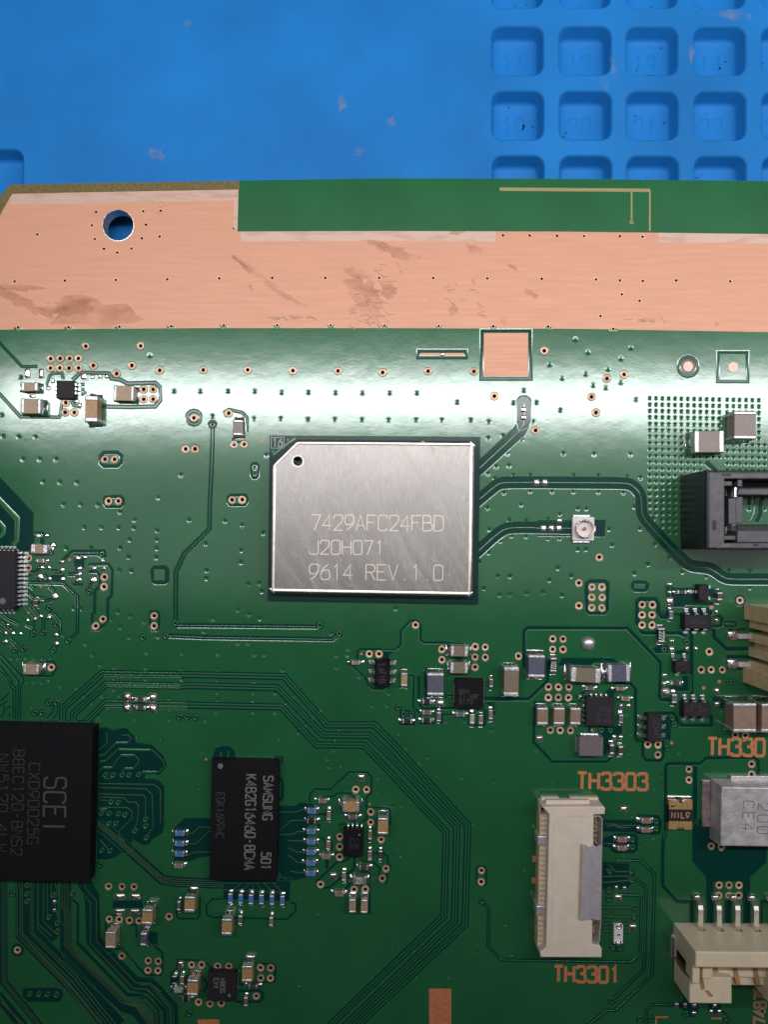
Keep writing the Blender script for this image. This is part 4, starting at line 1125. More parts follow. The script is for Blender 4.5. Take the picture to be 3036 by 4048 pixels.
_cache = {}
def term_mesh(L, W, H, t):
    key = ('t', round(L, 2), round(W, 2), round(H, 2), round(t, 2))
    if key not in _cache:
        g = G()
        b = min(.13, H * .3, t * .4)
        prism(g, rect(t, W, min(b, W * .3), 3), 0, H, b, 3)
        _cache[key] = g.mesh('terminal', TIN, True)
    return _cache[key]
def fillet_mesh(W, H):
    key = ('f', round(W, 2), round(H, 2))
    if key not in _cache:
        g = G()
        pr = [(0, H * .62), (.06, H * .34), (.15, H * .15), (.30, .05), (.36, .012)]
        v = []
        for x, z in pr:
            k = 1 - .12 * x
            v += [(x, -W / 2 * k, 0.0), (x, -W / 2 * k * .93, z), (x, W / 2 * k * .93, z), (x, W / 2 * k, 0.0)]
        f = [(i * 4 + j, (i + 1) * 4 + j, (i + 1) * 4 + j + 1, i * 4 + j + 1) for i in range(len(pr) - 1) for j in range(3)]
        f.append(tuple((len(pr) - 1) * 4 + j for j in range(4)))
        g.add(v, f)
        _cache[key] = g.mesh('solder_joint', SOLDER, True)
    return _cache[key]
GRP = {'tan': 'tan chip capacitors on the circuit board', 'orange': 'orange-brown chip capacitors on the circuit board', 'brown': 'brown chip capacitors on the circuit board', 'taupe': 'taupe chip capacitors on the circuit board',
       'olive': 'tan chip capacitors on the circuit board', 'slate': 'slate grey chip inductors on the circuit board', 'blue': 'small blue chip resistors around the memory chip', 'black': 'black chip resistors on the circuit board',
       'teal': 'small grey-green chip parts on the circuit board', 'grey': 'small grey chip parts on the circuit board', 'pale': 'small grey-green chip parts on the circuit board', 'darkbrown': 'small dark chip parts on the circuit board'}
def chip(s, x0, y0, x1, y1, o, h, sty, label, tf=.22, text=None, cat=None, name=None):
    """a two-terminal surface-mount part; box measured on its upper face"""
    qx, qy = px(s, (x0 + x1) / 2, (y0 + y1) / 2)
    c = P(qx, qy, h)
    k = SHEET[s][2] * (LENS_H - h) / FPX
    w_, l_ = abs(x1 - x0) * k, abs(y1 - y0) * k
    L_, W_ = (w_, l_) if o == 'h' else (l_, w_)
    res = sty in ('black', 'blue') or text
    nm = name or ('chip_resistor' if res else 'chip_inductor' if sty == 'slate' else 'chip_capacitor')
    ct = cat or ('resistor' if res else 'inductor' if sty == 'slate' else 'capacitor')
    t = thing(nm, label, ct, (c[0], c[1], .05), (0 if o == 'h' else 90) - cw(qy) + random.gauss(0, .9), GRP[sty])
    tl = L_ * tf
    hb = h - .05
    g = G()
    bb = min(.05, hb * .12)
    prism(g, rect(L_ - tl * .6, W_ * .95, .03, 2), .02, hb * .97, bb, 2)
    body = g.obj('body', STY[sty], t)
    tm = term_mesh(L_, W_, hb, tl)
    fm = fillet_mesh(W_ * 1.02, hb)
    for sgn in (-1, 1):
        link('terminal', tm, t, (sgn * (L_ - tl) / 2, 0, 0), 0)
        f_ = link('solder_joint', fm, t, (sgn * L_ / 2 - sgn * .03, 0, -.03), (0 if sgn > 0 else 180) + random.gauss(0, 2.5))
        f_.scale = (random.uniform(.7, 1.3), random.uniform(.92, 1.08), random.uniform(.75, 1.15))
    if text:
        lettering(t, text, (0, 0), (L_ - 2 * tl) * .86, W_ * .62, W_ * .10, INKW, hb * .97, rot=(180 if o == 'v' and text != '222' else 180) if o == 'v' else 0)
    return t

C_ = chip
# --- upper left cluster
C_('A', 163, 540, 303, 615, 'h', .9, 'tan', 'small tan capacitor just left of the tiny black chip at upper left')
C_('A', 162, 672, 328, 800, 'h', 1.3, 'tan', 'large tan capacitor below the small one, at the left edge of the upper left cluster', .18)
C_('A', 690, 648, 795, 868, 'v', 1.5, 'orange', 'upright orange-tan capacitor below right of the tiny black chip', .2)
C_('A', 925, 565, 1092, 695, 'h', 1.1, 'tan', 'tan capacitor beside a block of four copper vias in the upper left cluster', .16)
C_('B', 350, 845, 435, 980, 'v', .9, 'taupe', 'upright grey-tan capacitor above left of the silver shielded module', .22)
# --- upper right
C_('D', 1060, 935, 1305, 1120, 'h', 2.0, 'taupe', 'large grey-brown capacitor lying sideways above the black socket', .17)
C_('D', 1385, 775, 1572, 1008, 'v', 2.1, 'taupe', 'large grey-brown upright capacitor at the upper right, over the dotted via field', .15)
# --- left edge
C_('E', 243, 520, 383, 600, 'h', 1.0, 'tan', 'pale tan capacitor above right of the many-legged chip at the left edge', .3)
C_('E', 293, 640, 358, 675, 'h', .5, 'taupe', 'tiny grey-brown capacitor between the two copper vias and the many-legged chip', .25)
C_('E', 268, 975, 303, 1035, 'v', .5, 'darkbrown', 'tiny dark upright part at the lower right corner of the many-legged chip', .3)
C_('I', 180, 258, 312, 348, 'h', 1.0, 'tan', 'lone tan capacitor beside one copper via above the large black chip', .22)
C_('I', 1104, 533, 1188, 574, 'h', .45, 'darkbrown', 'tiny dark part between the upper pair of solder lumps on the track bus', .28)
C_('I', 1104, 600, 1192, 640, 'h', .45, 'darkbrown', 'tiny dark part between the lower pair of solder lumps on the track bus', .28)
# --- lower middle
C_('J', 1325, 232, 1398, 268, 'h', .5, 'taupe', 'tiny grey-brown capacitor left of the black six-legged chip under the module')
C_('K', 790, 213, 937, 305, 'h', 1.0, 'olive', 'tan capacitor between copper vias, upper of a stacked pair below the module', .22)
C_('K', 787, 347, 937, 443, 'h', 1.0, 'olive', 'tan capacitor, lower of a stacked pair below the module', .22)
C_('K', 383, 435, 438, 550, 'v', .8, 'tan', 'narrow upright tan capacitor right of the black six-legged chip', .2)
C_('K', 598, 437, 738, 625, 'v', 1.2, 'slate', 'slate grey inductor left of the square black chip with faint printing', .16)
C_('K', 560, 655, 633, 695, 'h', .45, 'black', 'small black resistor below the leftmost slate inductor, topmost of three dark ones')
C_('K', 560, 742, 637, 783, 'h', .45, 'grey', 'small dark grey resistor in the middle of three below the leftmost slate inductor')
C_('K', 555, 808, 635, 850, 'h', .45, 'black', 'small black resistor lowest of three below the leftmost slate inductor')
C_('K', 677, 757, 715, 838, 'v', .5, 'teal', 'small upright grey-green part left under the square black chip')
C_('K', 835, 758, 912, 798, 'h', .5, 'teal', 'small sideways blue-grey part touching the bottom edge of the square black chip')
C_('K', 950, 772, 990, 858, 'v', .5, 'pale', 'small upright grey-green part, left of two side by side under the square black chip')
C_('K', 1022, 780, 1060, 858, 'v', .5, 'brown', 'small upright brown capacitor, right of two side by side under the square black chip')
C_('K', 1105, 740, 1140, 820, 'v', .5, 'brown', 'small upright brown capacitor off the lower right corner of the square black chip')
C_('K', 1110, 483, 1143, 555, 'v', .5, 'grey', 'small upright grey part off the upper right corner of the square black chip')
C_('K', 1228, 385, 1355, 632, 'v', 1.4, 'olive', 'long upright grey-tan capacitor left of the slate inductor marked off by a track', .16)
C_('L', 145, 385, 332, 635, 'v', 1.2, 'slate', 'upright slate grey inductor beside the black resistor marked 102', .16)
C_('L', 385, 412, 465, 575, 'v', .55, 'black', 'black resistor printed 102 between two slate inductors', .2, text='102')
C_('K', 393, 815, 477, 855, 'h', .45, 'black', 'small black resistor under two ringed vias, left of the three dark resistors')
C_('L', 612, 525, 945, 690, 'h', 1.4, 'olive', 'long sideways grey-tan capacitor below the round solder dome', .2)
C_('L', 1020, 488, 1265, 685, 'h', 1.2, 'slate', 'sideways slate grey inductor right of the long grey-tan capacitor', .2)
C_('L', 775, 730, 875, 775, 'h', .5, 'grey', 'small grey part directly under the long sideways capacitor')
C_('L', 1110, 735, 1205, 780, 'h', .5, 'brown', 'small brown capacitor directly under the sideways slate inductor')
C_('L', 1165, 840, 1265, 893, 'h', .5, 'brown', 'small brown capacitor above two solder pads right of the square chip with legs on top')
C_('L', 1140, 1038, 1190, 1135, 'v', .5, 'teal', 'small upright blue-green part at the lower right of the square chip with legs on top')
C_('L', 243, 960, 368, 1155, 'v', 1.0, 'brown', 'brown upright capacitor, leftmost of a row of three', .2)
C_('L', 425, 960, 550, 1155, 'v', 1.0, 'brown', 'brown upright capacitor, middle of a row of three', .2)
C_('L', 605, 963, 725, 1155, 'v', 1.0, 'brown', 'brown upright capacitor, right end of a row of three beside the square chip', .2)
C_('L', 1038, 1360, 1092, 1480, 'v', .6, 'darkbrown', 'dark upright part right of the plum grey block, left of two', .3)
C_('L', 1133, 1380, 1192, 1490, 'v', .6, 'darkbrown', 'dark upright part right of the plum grey block, right of two', .3)
# --- right side
C_('M', 222, 770, 322, 965, 'v', .55, 'black', 'black resistor printed 222 in the right hand copper area', .2, text='222')
C_('M', 475, 275, 600, 330, 'h', .5, 'darkbrown', 'dark little part left of the upper three-legged chip', .24)
C_('M', 370, 545, 425, 660, 'v', .5, 'teal', 'small blue-grey upright part left of the upper right six-legged chip', .24)
C_('M', 1003, 300, 1075, 415, 'v', .6, 'darkbrown', 'dark brown upright part right of the upper three-legged chip', .3)
C_('M', 390, 1470, 530, 1530, 'h', .5, 'darkbrown', 'dark little part under the lower three-legged chip', .26)
C_('N', 615, 122, 677, 226, 'v', .5, 'teal', 'small blue-grey upright part left of the lower right six-legged chip', .26)
C_('N', 1283, 220, 1545, 545, 'v', 2.3, 'brown', 'big brown block capacitor above the printed TH330', .14)
C_('N', 1592, 226, 1850, 548, 'v', 2.3, 'brown', 'big brown block capacitor cut off by the right frame edge', .14)
C_('R', 1425, 385, 1508, 430, 'h', .5, 'brown', 'tiny brown capacitor, first from the top of four right of the white ribbon connector', .26)
C_('R', 1425, 460, 1504, 504, 'h', .5, 'brown', 'tiny brown capacitor, second from the top of four right of the white ribbon connector', .26)
C_('R', 1230, 540, 1308, 586, 'h', .5, 'brown', 'tiny brown capacitor, third from the top of four right of the white ribbon connector', .26)
C_('R', 1228, 611, 1306, 654, 'h', .5, 'brown', 'tiny brown capacitor, lowest of four right of the white ribbon connector', .26)
# --- around the memory chip
NB = ('top', 'middle', 'bottom')
for i, (a, b, c, d) in enumerate(((245, 925, 355, 987), (245, 1040, 350, 1100), (245, 1150, 350, 1213))):
    C_('P', a, b, c, d, 'h', .5, 'blue', 'blue resistor left of the memory chip, %s of a column of three' % NB[i])
C_('P', 236, 1285, 335, 1340, 'h', .5, 'taupe', 'grey-brown capacitor under the column of three blue resistors left of the memory chip')
NW = ('leftmost', 'second from the left', 'third from the left', 'fourth from the left', 'fifth from the left', 'rightmost')
for i, (a, b, c, d) in enumerate(((827, 1610, 880, 1725), (940, 1620, 993, 1730), (1052, 1622, 1108, 1735), (1167, 1625, 1222, 1735), (1282, 1632, 1336, 1742), (1397, 1637, 1450, 1748))):
    C_('P', a, b, c, d, 'v', .5, 'blue', 'upright blue resistor below the memory chip, %s of a row of six' % NW[i])
NC = ('topmost', None, 'just under the black one', 'third from the bottom but one', 'third from the bottom', 'second from the bottom', 'lowest')
for i, (a, b, c, d) in enumerate(((175, 540, 275, 605), (172, 655, 270, 715), (170, 770, 270, 830), (168, 882, 268, 942), (165, 997, 265, 1057), (162, 1112, 265, 1175), (160, 1227, 267, 1287))):
    if i == 1: C_('Q', a, b, c, d, 'h', .5, 'black', 'black resistor in the column of blue resistors right of the memory chip')
    else: C_('Q', a, b, c, d, 'h', .5, 'blue', 'blue resistor right of the memory chip, %s in its column' % NC[i] if i != 3 else 'blue resistor right of the memory chip, second below the black one in its column')
C_('Q', 560, 465, 748, 585, 'h', 1.2, 'orange', 'orange-tan sideways capacitor above the small black chip with four legs on top', .24)
C_('Q', 948, 645, 1065, 835, 'v', 1.5, 'orange', 'orange-tan upright capacitor right of the small black chip with four legs on top', .2)
C_('Q', 293, 437, 390, 490, 'h', .5, 'brown', 'tiny brown capacitor above the column of blue resistors')
C_('Q', 388, 568, 437, 675, 'v', .5, 'taupe', 'tiny upright grey-brown capacitor right of the topmost blue resistor in the column')
C_('Q', 383, 893, 430, 1000, 'v', .5, 'brown', 'tiny upright brown capacitor beside the middle of the blue resistor column')
C_('Q', 335, 1045, 430, 1103, 'h', .5, 'brown', 'tiny sideways brown capacitor beside the middle of the blue resistor column')
C_('Q', 625, 615, 727, 665, 'h', .5, 'grey', 'tiny grey part under the orange-tan sideways capacitor')
C_('Q', 843, 780, 888, 890, 'v', .5, 'brown', 'tiny upright brown capacitor touching the shadow of the orange-tan upright capacitor')
C_('Q', 838, 1005, 886, 1110, 'v', .5, 'brown', 'tiny upright brown capacitor, left of two right of the small black chip')
C_('Q', 955, 1005, 1000, 1115, 'v', .5, 'darkbrown', 'tiny upright dark part, right of two right of the small black chip')
C_('Q', 745, 1165, 845, 1225, 'h', .5, 'darkbrown', 'tiny dark sideways part just above the resistor printed 221')
C_('Q', 553, 1235, 603, 1340, 'v', .5, 'taupe', 'tiny upright grey-brown capacitor left of the resistor printed 221')
C_('Q', 680, 1285, 825, 1380, 'h', .55, 'grey', 'dark resistor printed 221 under the small black chip', .18, text='221')
C_('Q', 475, 1450, 580, 1510, 'h', .5, 'brown', 'tiny brown sideways capacitor below left of the resistor printed 221')
C_('Q', 632, 1535, 710, 1690, 'v', 1.1, 'tan', 'upright tan capacitor below the resistor printed 221, left of two', .2)
C_('Q', 762, 1540, 840, 1695, 'v', 1.1, 'tan', 'upright tan capacitor below the resistor printed 221, right of two', .2)
# --- bottom left
C_('U', 418, 105, 520, 260, 'v', 1.5, 'orange', 'upright orange-brown capacitor below left of the memory chip, with a small part at its left', .24)
C_('U', 350, 150, 386, 238, 'v', .6, 'grey', 'tiny upright grey part at the left side of an orange-brown capacitor below the memory chip')
C_('U', 20, 225, 122, 378, 'v', 1.5, 'orange', 'upright orange-brown capacitor right of the four empty solder pads', .24)
C_('U', 5, 445, 68, 575, 'v', 1.0, 'slate', 'dark slate upright part right of the tan capacitor at bottom left', .24)
C_('T', 1143, 785, 1258, 970, 'v', 1.5, 'tan', 'upright tan capacitor at bottom left, nearest the fan of tracks', .16)
C_('U', 768, 315, 868, 475, 'v', 1.5, 'orange', 'upright orange-brown capacitor just below the row of six blue resistors', .22)
C_('U', 922, 285, 963, 372, 'v', .6, 'grey', 'tiny upright grey part below the row of six blue resistors, left of two')
C_('U', 1214, 300, 1252, 386, 'v', .6, 'brown', 'tiny upright brown capacitor below the row of six blue resistors, right of two')
C_('U', 958, 755, 1060, 915, 'v', 1.5, 'orange', 'upright orange-brown capacitor right of the small square chip at the bottom', .22)
C_('U', 443, 885, 550, 1045, 'v', 1.5, 'orange', 'upright orange-brown capacitor left of the small square chip at the bottom', .22)
C_('U', 305, 850, 350, 928, 'v', .45, 'black', 'tiny black upright resistor at the far left of the bottom cluster')
C_('U', 378, 850, 416, 935, 'v', .6, 'brown', 'tiny brown upright capacitor between the black resistor and the orange-brown one at the bottom')
C_('U', 315, 962, 410, 1010, 'h', .5, 'pale', 'tiny pale grey-green sideways part in the bottom cluster')
C_('U', 398, 1048, 470, 1092, 'h', .45, 'black', 'tiny black sideways resistor at the lower left of the bottom cluster')
C_('U', 1020, 935, 1106, 972, 'h', .5, 'darkbrown', 'tiny dark sideways part under the right orange-brown capacitor at the bottom')
C_('U', 975, 1050, 1015, 1138, 'v', .6, 'grey', 'tiny grey upright part at the lower right of the bottom cluster')

# --- leaded and leadless chips
def lead_mesh(w_, reach, hz):
    """a gull-wing lead: shoulder, bend, foot"""
    g = G()
    pr = [(-.06, hz), (reach * .28, hz), (reach * .48, hz * .72), (reach * .58, .12), (reach * .70, .03), (reach * 1.15, .03)]
    t_ = .09
    v = []
    for x, z in pr:
        v += [(x, -w_ / 2, z), (x, w_ / 2, z), (x + .02, w_ / 2, z + t_), (x + .02, -w_ / 2, z + t_)]
    f = []
    for i in range(len(pr) - 1):
        for j in range(4):
            f.append((i * 4 + j, i * 4 + (j + 1) % 4, (i + 1) * 4 + (j + 1) % 4, (i + 1) * 4 + j))
    f += [(3, 2, 1, 0), tuple((len(pr) - 1) * 4 + j for j in range(4))]
    return g.add(v, f).mesh('lead', SOLDER)
def ic(s, x0, y0, x1, y1, h, label, name='chip', m=EPOXY, leads=(), texts=(), bev=.05, dot=None, draft=.04, pad=True, cat='chip', rot=None, group=None, corner=.05):
    """black moulded part; leads = (side, position, width, reach) in sheet units from the body box"""
    qx, qy = px(s, (x0 + x1) / 2, (y0 + y1) / 2)
    c = P(qx, qy, h)
    k = SHEET[s][2] * (LENS_H - h) / FPX
    W_, H_ = (x1 - x0) * k, (y1 - y0) * k
    t = thing(name, label, cat, (c[0], c[1], .03), -cw(qy) if rot is None else rot, group)
    g = G()
    prism(g, rect(W_, H_, corner, 2), .03, h - .03, bev, 2, draft=draft)
    g.obj('body', m, t)
    for side, pos, wd, rc_ in leads:
        w_, r_ = wd * k, rc_ * k
        key = ('l', round(w_, 2), round(r_, 2), round(h, 2))
        if key not in _cache: _cache[key] = lead_mesh(w_, r_, max(.12, h * .45))
        if side in 'lr':
            q = (W_ / 2 * (1 if side == 'r' else -1), ((y0 + y1) / 2 - pos) * k)
            a = 0 if side == 'r' else 180
        else:
            q = ((pos - (x0 + x1) / 2) * k, H_ / 2 * (1 if side == 't' else -1))
            a = 90 if side == 't' else -90
        link('lead', _cache[key], t, (q[0], q[1], 0), a)
        if pad:
            d = r_ * 1.0
            ca, sa = math.cos(R(a)), math.sin(R(a))
            key = ('pd', round(w_, 2), round(r_, 2))
            if key not in _cache: _cache[key] = dome(r_ * .75, w_ * 1.25, .10, 5).mesh('solder_joint', SOLDER, True)
            link('solder_joint', _cache[key], t, (q[0] + ca * d, q[1] + sa * d, .02), a)
    for tx, ux, uy, wt, ht, st, mk, ro in texts:
        lettering(t, tx, ((ux - (x0 + x1) / 2) * k, ((y0 + y1) / 2 - uy) * k), wt * k, ht * k, st * k, mk, h - .03, ro)
    if dot:
        dx, dy, dr = dot
        q = circle(((dx - (x0 + x1) / 2) * k, ((y0 + y1) / 2 - dy) * k), dr * k, 16)
        G().add([(x, y, h - .024) for x, y in q], [tuple(range(16))]).obj('pin_one_mark', INKG, t)
    return t
# tiny leadless chip, upper left
ic('A', 457, 527, 600, 672, .7, 'tiny square black chip in the upper left cluster of parts', m=EPOXYV, leads=[(sd, p_, 20, 34) for sd in 'lr' for p_ in (555, 590, 625)], pad=True)
# many-legged chip on the left edge
ic('E', -330, 575, 118, 1055, 1.2, 'black chip with a row of legs, cut off by the left frame edge', 'legged_chip', EPOXYV, bev=.10,
   leads=[('r', 590 + i * 35.3, 19, 62) for i in range(13)] + [('t', -12 - i * 35 + 125, 18, 34) for i in range(1, 8)] + [('b', -12 - i * 35 + 125, 18, 34) for i in range(1, 8)], pad=False, corner=.25, dot=(20, 985, 26))
ic('O', -420, 185, 990, 1880, 1.9, 'large square black chip marked SCEI at lower left', 'large_chip', EPOXY, bev=.03, draft=0, cat='chip',
   texts=[('SCEI', 593, 1045, 590, 235, 22, INKS, -90), ('CXD90025G', 362, 1040, 880, 118, 9, INKD, -90), ('88EC120-BNS2', 188, 1030, 1150, 118, 9, INKD, -90), ('NW5120.4LW', 22, 1040, 1060, 110, 9, INKD, -90)])
ic('P', 640, 155, 1375, 1465, 1.2, 'black memory chip with two lines of grey print, lower left of centre', 'memory_chip', EPOXY, bev=.03, draft=0, dot=(735, 222, 30),
   texts=[('SAMSUNG', 1262, 560, 475, 100, 17, INKG, -90), ('501', 1255, 1248, 180, 100, 17, INKG, -90), ('K4B2G1646Q-BCMA', 1075, 828, 1035, 108, 17, INKG, -90), ('EGK1699MC', 745, 760, 490, 82, 9, INKD, -90)], rot=-1.2)
ic('K', 170, 335, 290, 550, 1.1, 'black six-legged chip below the module, between copper vias and a tan capacitor', 'six_legged_chip', EPOXY, leads=[(sd, p_, 34, 42) for sd in 'lr' for p_ in (360, 437, 508)],
   texts=[('LAFVB', 228, 440, 150, 52, 6, INKF, -90)], group='six-legged chips on the circuit board', bev=.12, draft=.1)
ic('K', 832, 488, 1062, 727, .95, 'square black chip with three lines of faint print below the module', 'leadless_chip', EPOXY, bev=.02,
   leads=[('r', 500 + i * 30, 14, 10) for i in range(7)] + [('l', 560 + i * 30, 14, 10) for i in range(5)], pad=False,
   texts=[('SRV', 905, 590, 90, 34, 6, INKD, 0), ('TI 48F', 945, 628, 160, 34, 6, INKD, 0), ('S173', 918, 670, 108, 36, 6, INKD, 0)])
ic('L', 785, 848, 1090, 1160, .95, 'square black chip with four shiny legs on top, right of three brown capacitors', 'leadless_chip', EPOXYV, bev=.02,
   leads=[('t', 850 + i * 55, 22, 26) for i in range(4)] + [('l', 900 + i * 55, 22, 22) for i in range(5)] + [('r', 955 + i * 45, 18, 20) for i in range(2)], pad=False,
   texts=[('TPS', 990, 985, 120, 44, 8, INKF, 0), ('51A', 960, 1040, 130, 44, 8, INKF, 0), ('D-48', 975, 1100, 150, 44, 8, INKF, 0)])
ic('L', 1458, 1035, 1602, 1335, 1.1, 'black six-legged chip standing upright above three copper vias at the right', 'six_legged_chip', EPOXYV, leads=[(sd, p_, 44, 66) for sd in 'lr' for p_ in (1090, 1188, 1283)],
   texts=[('2DAF', 1545, 1185, 200, 58, 8, INKF, -90)], group='six-legged chips on the circuit board', bev=.1, draft=.1)
ic('M', 575, 603, 925, 782, 1.1, 'black six-legged chip lying sideways below the upper three-legged chip', 'six_legged_chip', EPOXYV, leads=[(sd, p_, 52, 66) for sd in 'tb' for p_ in (632, 750, 868)],
   texts=[('20532', 750, 690, 190, 56, 8, INKF, 0)], group='six-legged chips on the circuit board', bev=.1, draft=.1)
ic('N', 745, 218, 1040, 370, 1.1, 'black six-legged chip lying sideways left of the big brown capacitors', 'six_legged_chip', EPOXYV, leads=[(sd, p_, 44, 56) for sd in 'tb' for p_ in (785, 882, 985)],
   texts=[('T.ZA', 905, 280, 170, 56, 7, INKF, 0)], group='six-legged chips on the circuit board', bev=.1, draft=.1)
ic('M', 760, 205, 890, 412, 1.0, 'black three-legged chip at the right, above the sideways six-legged chip', 'three_legged_chip', EPOXYV, leads=[('l', 303, 42, 80), ('r', 235, 42, 50), ('r', 385, 42, 50)], group='three-legged chips on the circuit board', bev=.1, draft=.06)
ic('M', 450, 1207, 650, 1352, 1.0, 'black three-legged chip at the right, below the resistor printed 222', 'three_legged_chip', EPOXYV, leads=[('t', 450, 44, 70), ('t', 600, 44, 70), ('b', 518, 44, 50)], group='three-legged chips on the circuit board', bev=.1, draft=.06)
ic('Q', 572, 772, 787, 1070, 1.0, 'small jet black chip with four legs on its top edge, right of the memory chip', 'leadless_chip', EPOXY, bev=.04, leads=[('t', 618 + i * 50, 18, 30) for i in range(4)], pad=False,
   texts=[('Z11', 690, 890, 100, 46, 5, INKF, 0), ('209', 690, 955, 100, 46, 5, INKF, 0)], dot=(745, 828, 12))
ic('U', 640, 825, 900, 1083, 1.0, 'small square dark chip with grey print and a dot at the bottom', 'leadless_chip', EPOXYV, bev=.03, leads=[('r', 860 + i * 53, 24, 12) for i in range(4)], pad=False,
   texts=[('S08M', 780, 938, 130, 44, 8, INKG, 90), ('443', 718, 918, 90, 44, 8, INKG, 90)], dot=(845, 1030, 15))
# plum grey moulded inductor
ic('L', 705, 1283, 966, 1492, 1.1, 'plum grey moulded block below the square chip with legs', 'power_inductor', FERR, bev=.07, leads=[('b', 835, 200, 16), ('t', 835, 200, 16), ('l', 1390, 170, 20)], pad=False, cat='inductor', draft=.02)

# --- empty lands with solder
for a in (('A', 222, 468, 42, 80), ('A', 335, 470, 38, 80), ('A', 685, 493, 48, 52), ('A', 757, 495, 28, 36), ('A', 818, 493, 28, 36), ('A', 872, 493, 26, 32), ('A', 396, 590, 24, 36), ('A', 430, 530, 26, 40), ('A', 625, 700, 40, 30), ('A', 265, 655, 50, 26), ('A', 650, 730, 30, 40)):
    solder_pad(*a, hgt=.12)
for x, y, w_, h_ in ((310, 455, 52, 30), (378, 452, 50, 30), (437, 528, 40, 44), (505, 665, 50, 28), (635, 636, 50, 34), (692, 630, 46, 32), (838, 658, 44, 26), (340, 716, 50, 32), (398, 714, 44, 36), (505, 732, 50, 28), (643, 720, 62, 30), (765, 722, 56, 28), (845, 722, 46, 26), (325, 792, 58, 56), (400, 804, 48, 34), (505, 808, 58, 34),
                     (643, 768, 62, 30), (640, 815, 62, 34), (762, 815, 66, 46), (445, 948, 60, 56), (222, 1142, 38, 30), (282, 1135, 42, 28), (332, 1112, 42, 34), (397, 1123, 46, 26), (455, 1266, 46, 38), (455, 1336, 50, 34), (40, 1250, 40, 34), (105, 1250, 38, 30), (165, 1255, 42, 28), (38, 1320, 50, 36), (60, 1180, 34, 24)):
    solder_pad('E', x, y, w_, h_, .15, 22, rim=False)
for a in (('I', 1043, 530, 58, 72), ('I', 1252, 535, 64, 72), ('I', 1043, 620, 60, 74), ('I', 1252, 625, 62, 72)):
    solder_pad(*a, hgt=.30)
for a in (('J', 1405, 1190, 58, 62), ('K', 708, 686, 58, 60), ('Q', 463, 1280, 76, 80), ('M', 372, 420, 96, 100), ('M', 370, 195, 70, 34), ('M', 368, 302, 56, 38), ('M', 400, 945, 64, 60), ('M', 398, 1045, 70, 60), ('M', 602, 1042, 52, 56), ('M', 715, 1042, 56, 56), ('M', 305, 1393, 64, 50), ('M', 300, 1500, 66, 56),
          ('M', 320, 1612, 104, 90), ('M', 982, 668, 66, 62), ('M', 985, 560, 46, 50), ('N', 545, 108, 84, 78), ('N', 1103, 85, 64, 66), ('N', 1105, 232, 66, 58), ('N', 88, 1385, 72, 66), ('N', 522, 18, 50, 30), ('L', 1162, 947, 46, 58), ('L', 1242, 947, 46, 58), ('L', 1085, 1285, 44, 58), ('L', 1155, 1287, 44, 56), ('L', 270, 1300, 76, 70), ('R', 1280, 308, 58, 52),
          ('R', 1232, 1035, 62, 62), ('R', 1352, 1278, 58, 60), ('R', 1217, 950, 30, 34), ('R', 1283, 955, 30, 32), ('T', 1308, 395, 116, 66), ('T', 1475, 397, 112, 66), ('T', 1305, 560, 114, 64), ('T', 1472, 562, 112, 60), ('T', 590, 456, 44, 48), ('T', 590, 545, 44, 40), ('U', 388, 738, 54, 66), ('S', 665, 2000, 42, 60), ('S', 757, 2000, 40, 56), ('S', 855, 2000, 54, 44),
          ('S', 1080, 2000, 50, 38), ('S', 855, 2087, 54, 46), ('S', 1042, 2075, 40, 58), ('S', 1130, 2075, 40, 58), ('S', 775, 1895, 34, 60), ('M', 1195, 862, 92, 116), ('M', 1198, 1226, 92, 116), ('G', 1478, 325, 38, 30), ('C', 1290, 1363, 40, 46), ('C', 1358, 1363, 40, 46), ('C', 1183, 768, 46, 44), ('C', 1183, 832, 46, 42), ('G', 1345, 388, 40, 46), ('G', 1412, 388, 40, 46), ('G', 1474, 388, 44, 42), ('C', 518, 313, 38, 26),
          ('L', 745, 725, 40, 36), ('L', 715, 840, 36, 30)):
    solder_pad(*a, hgt=.2 if min(a[3], a[4]) > 50 else .13)
c = at('L', 800, 257)
v, f = lathe([(.76, 0), (.74, .14), (.66, .30), (.52, .44), (.34, .53), (.15, .57), (.002, .58)], 28)
G().add([(x * (1 + .03 * math.sin(9 * y)), y, z) for x, y, z in v], f).obj('solder_dome', mat('dull_solder', (.60, .58, .60), .42, metal=.8, bump=.4, bscale=14), pcb, True, (c[0], c[1], .03))

# --- silver shielded radio module
mc = P(*px('X', 825, 665), 0.6)
XM = lambda x, y, z: tuple(a - b for a, b in zip(at('X', x, y, z), mc))
mod = thing('radio_module', 'silver shielded radio module with etched numbers and a notched corner, near the centre', 'module', (mc[0], mc[1], 0.02))
g = G()
prism(g, [XM(48, 40, .6), XM(1620, 50, .6), XM(1603, 1296, .6), XM(35, 1268, .6)], 0.0, .55, .03, 1)
g.obj('module_board', GAP, mod)
HC_ = 2.0
top = [XM(247, 70, HC_), XM(1583, 82, HC_), XM(1566, 1245, HC_), XM(44, 1218, HC_), XM(58, 256, HC_)]
tp = ccw(top)
